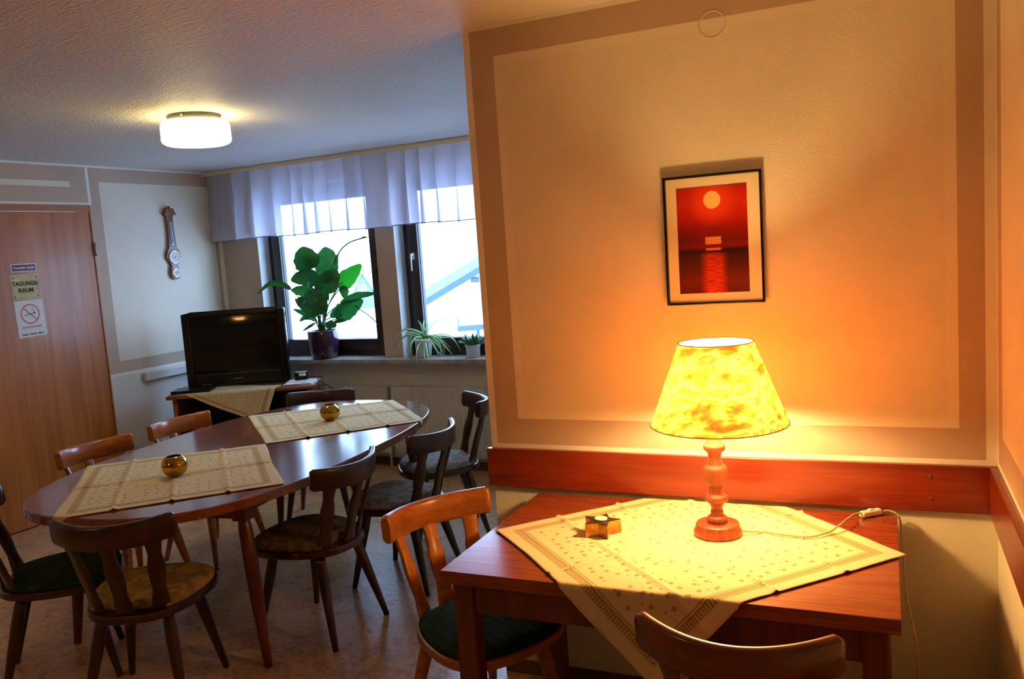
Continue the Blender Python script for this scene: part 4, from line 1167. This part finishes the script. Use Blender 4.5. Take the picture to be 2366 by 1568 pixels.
# ------------------------------------------------------------------ outside
def ext_snow(N, p):
    N.link(N.mix(N.noise(objco(N), .4, 3), srgb(236, 240, 246), srgb(222, 230, 242)), p.inputs['Base Color'])
M_SNOW = principled('snow', rough=.9, build=ext_snow)
M_RENDERW = mottled('white_house_render', srgb(236, 238, 240), srgb(226, 230, 234), 1, .9)
M_SLATE = mottled('blue_grey_slate', srgb(112, 132, 142), srgb(100, 120, 132), 3, .8)
M_FASCIA = mottled('blue_grey_roof_edge', srgb(62, 84, 122), srgb(54, 74, 112), 6, .8)
mb = MB()
for (a, b, c, d) in (((-60, 6.2, -2.9), (60, 6.2, -2.9), (200, 220, -11), (-260, 220, -11)),):
    vs = [mb.bm.verts.new(p_) for p_ in (a, b, c, d)]; mb.bm.faces.new(vs)
    vs2 = [mb.bm.verts.new((p_[0], p_[1], p_[2]-1)) for p_ in (a, b, c, d)]; mb.bm.faces.new(list(reversed(vs2)))
    for i in range(4): mb.bm.faces.new((vs[i], vs[(i+1) % 4], vs2[(i+1) % 4], vs2[i]))
g = mb.build('snowy_ground', M_SNOW, kind='structure')
# neighbouring house with a raking roof edge
E0 = Vector((-7.573, 13.038, .721)); E1 = Vector((-6.613, 13.538, 1.272))
hd_ = Vector((E1.x-E0.x, E1.y-E0.y, 0)); Lh = hd_.length; hd_.normalize(); slope = (E1.z-E0.z)/Lh
nh = thing('neighbour_house', 'white neighbouring house with a blue-grey sloping roof edge outside the right window', 'house', (E0.x, E0.y, -3.3), math.atan2(hd_.y, hd_.x))
zE = E0.z+3.3
x0, x1 = -.55, 5.0
ze = lambda x: zE + slope*x
mb = MB()
mb.prism([(x0+.35, 0), (x1*2-x0-.35, 0), (x1*2-x0-.35, ze(x0+.35)-.07), (x1, ze(x1)-.07), (x0+.35, ze(x0+.35)-.07)], 0, 8)
mb.transform(Matrix.Rotation(PI/2, 4, 'X') @ Matrix.Scale(-1, 4, Vector((0, 0, 1))))
mb.build('house_wall', M_RENDERW, nh, loc=(0, .35, 0))
for sgn in (0, 1):
    mb = MB(); a, b = x0, x1
    mb.prism([(a, ze(a)-.12), (b, ze(b)-.12), (b, ze(b)), (a, ze(a))], 0, 9)
    mb.transform(Matrix.Rotation(PI/2, 4, 'X') @ Matrix.Scale(-1, 4, Vector((0, 0, 1))))
    if sgn: mb.transform(Matrix.Translation((2*x1, 0, 0)) @ Matrix.Scale(-1, 4, Vector((1, 0, 0))))
    mb.build('roof_slope', M_FASCIA, nh, loc=(0, -.05, 0))
MB().box((.88, -.02, ze(.95)-.235), (1.03, .36, ze(.88)-.122)).build('purlin_end', M_FASCIA, nh)
# carport roof
cp0 = Vector((-5.155, 9.70, .560))
ca = thing('carport', 'small flat carport roof with snow outside the right window', 'carport', (cp0.x, cp0.y, -3.05), math.atan2(hd_.y, hd_.x))
MB().box((0, 0, 3.55), (2.6, 1.4, 3.61)).build('carport_roof', M_FASCIA, ca)
MB().box((.03, .03, 3.6105), (2.57, 1.37, 3.66)).build('snow_layer', M_SNOW, ca, bevel=.02)
for x in (.25, .62, 2.3): MB().box((x, .08, 0), (x+.04, .12, 3.5495)).build('carport_post', M_FASCIA, ca)
MB().box((.9, .3, 2.9), (2.3, .34, 3.5)).build('carport_board', M_SLATE, ca)
# distant gabled house
dh = thing('gabled_house', 'distant pale blue slate gable with a white window outside the left window', 'house', (-85.7, 126.5, -9.5), math.atan2(.9, 2.1)*1.0+.25)
mb = MB(); mb.prism([(-3.4, 0), (3.4, 0), (3.4, 2.0), (0, 8.1), (-3.4, 2.0)], 0, 9)
mb.transform(Matrix.Rotation(PI/2, 4, 'X') @ Matrix.Scale(-1, 4, Vector((0, 0, 1)))); mb.build('gable_wall', M_SLATE, dh)
for s_ in (-1, 1):
    mb = MB(); mb.prism([(0, 8.35), (s_*3.9, 1.30), (s_*3.9, 1.05), (0, 8.1)], -.4, 9.3)
    mb.transform(Matrix.Rotation(PI/2, 4, 'X') @ Matrix.Scale(-1, 4, Vector((0, 0, 1)))); mb.build('roof_slope', M_FASCIA if s_ > 0 else M_SLATE, dh)
wf = MB()
wf.box((-.2-.75, -.15, 4.2), (-.2+.75, -.01, 6.2)); wf.build('house_window', M_RENDERW, dh)
mb = MB()
for x in (-.78, -.10):
    for z in (4.35, 5.3): mb.box((x, -.2, z), (x+.45, -.151, z+.75))
mb.build('house_window_pane', M_SLATE, dh)
fe = thing('white_fence', 'white railing below the distant slate gable', 'fence', (-84.0, 118.0, -9.4), .75)
mb = MB(); mb.box((-5, 0, 2.0), (6, .1, 2.15)); mb.build('fence_rail', M_RENDERW, fe)
for i in range(12): MB().box((-5+i*.95, 0, 0), (-4.8+i*.95, .1, 2.0)).build('fence_post', M_SLATE if i % 2 else M_RENDERW, fe)

# ------------------------------------------------------------------ light and camera
w = bpy.data.worlds.new('sky'); scene.world = w; w.use_nodes = True
bg = w.node_tree.nodes['Background']; bg.inputs[0].default_value = (.48, .71, 1.15, 1); bg.inputs[1].default_value = 6.8

cam = bpy.data.cameras.new('camera'); co = bpy.data.objects.new('camera', cam); COL.objects.link(co)
cam.sensor_width = 36; cam.lens = 1934.73/2366*36; cam.clip_start = .02; cam.clip_end = 1000
pit, roll, yaw = R(6.26878522), R(-3.96696), R(24.299)
fwd = Vector((0, math.cos(pit), -math.sin(pit))); right = Vector((1, 0, 0)); up = right.cross(fwd)
r2_ = right*math.cos(roll)+up*math.sin(roll); u2_ = -right*math.sin(roll)+up*math.cos(roll)
Rz = Matrix.Rotation(yaw, 3, 'Z'); fwd, r2_, u2_ = Rz @ fwd, Rz @ r2_, Rz @ u2_
M3 = Matrix((r2_, u2_, -fwd)).transposed()
co.matrix_world = Matrix.Translation((0, 0, 1.55)) @ M3.to_4x4()
scene.camera = co
vs = scene.view_settings
vs.view_transform = 'Standard'; vs.look = 'None'; vs.gamma = 1; vs.exposure = 0.8; vs.use_curve_mapping = False
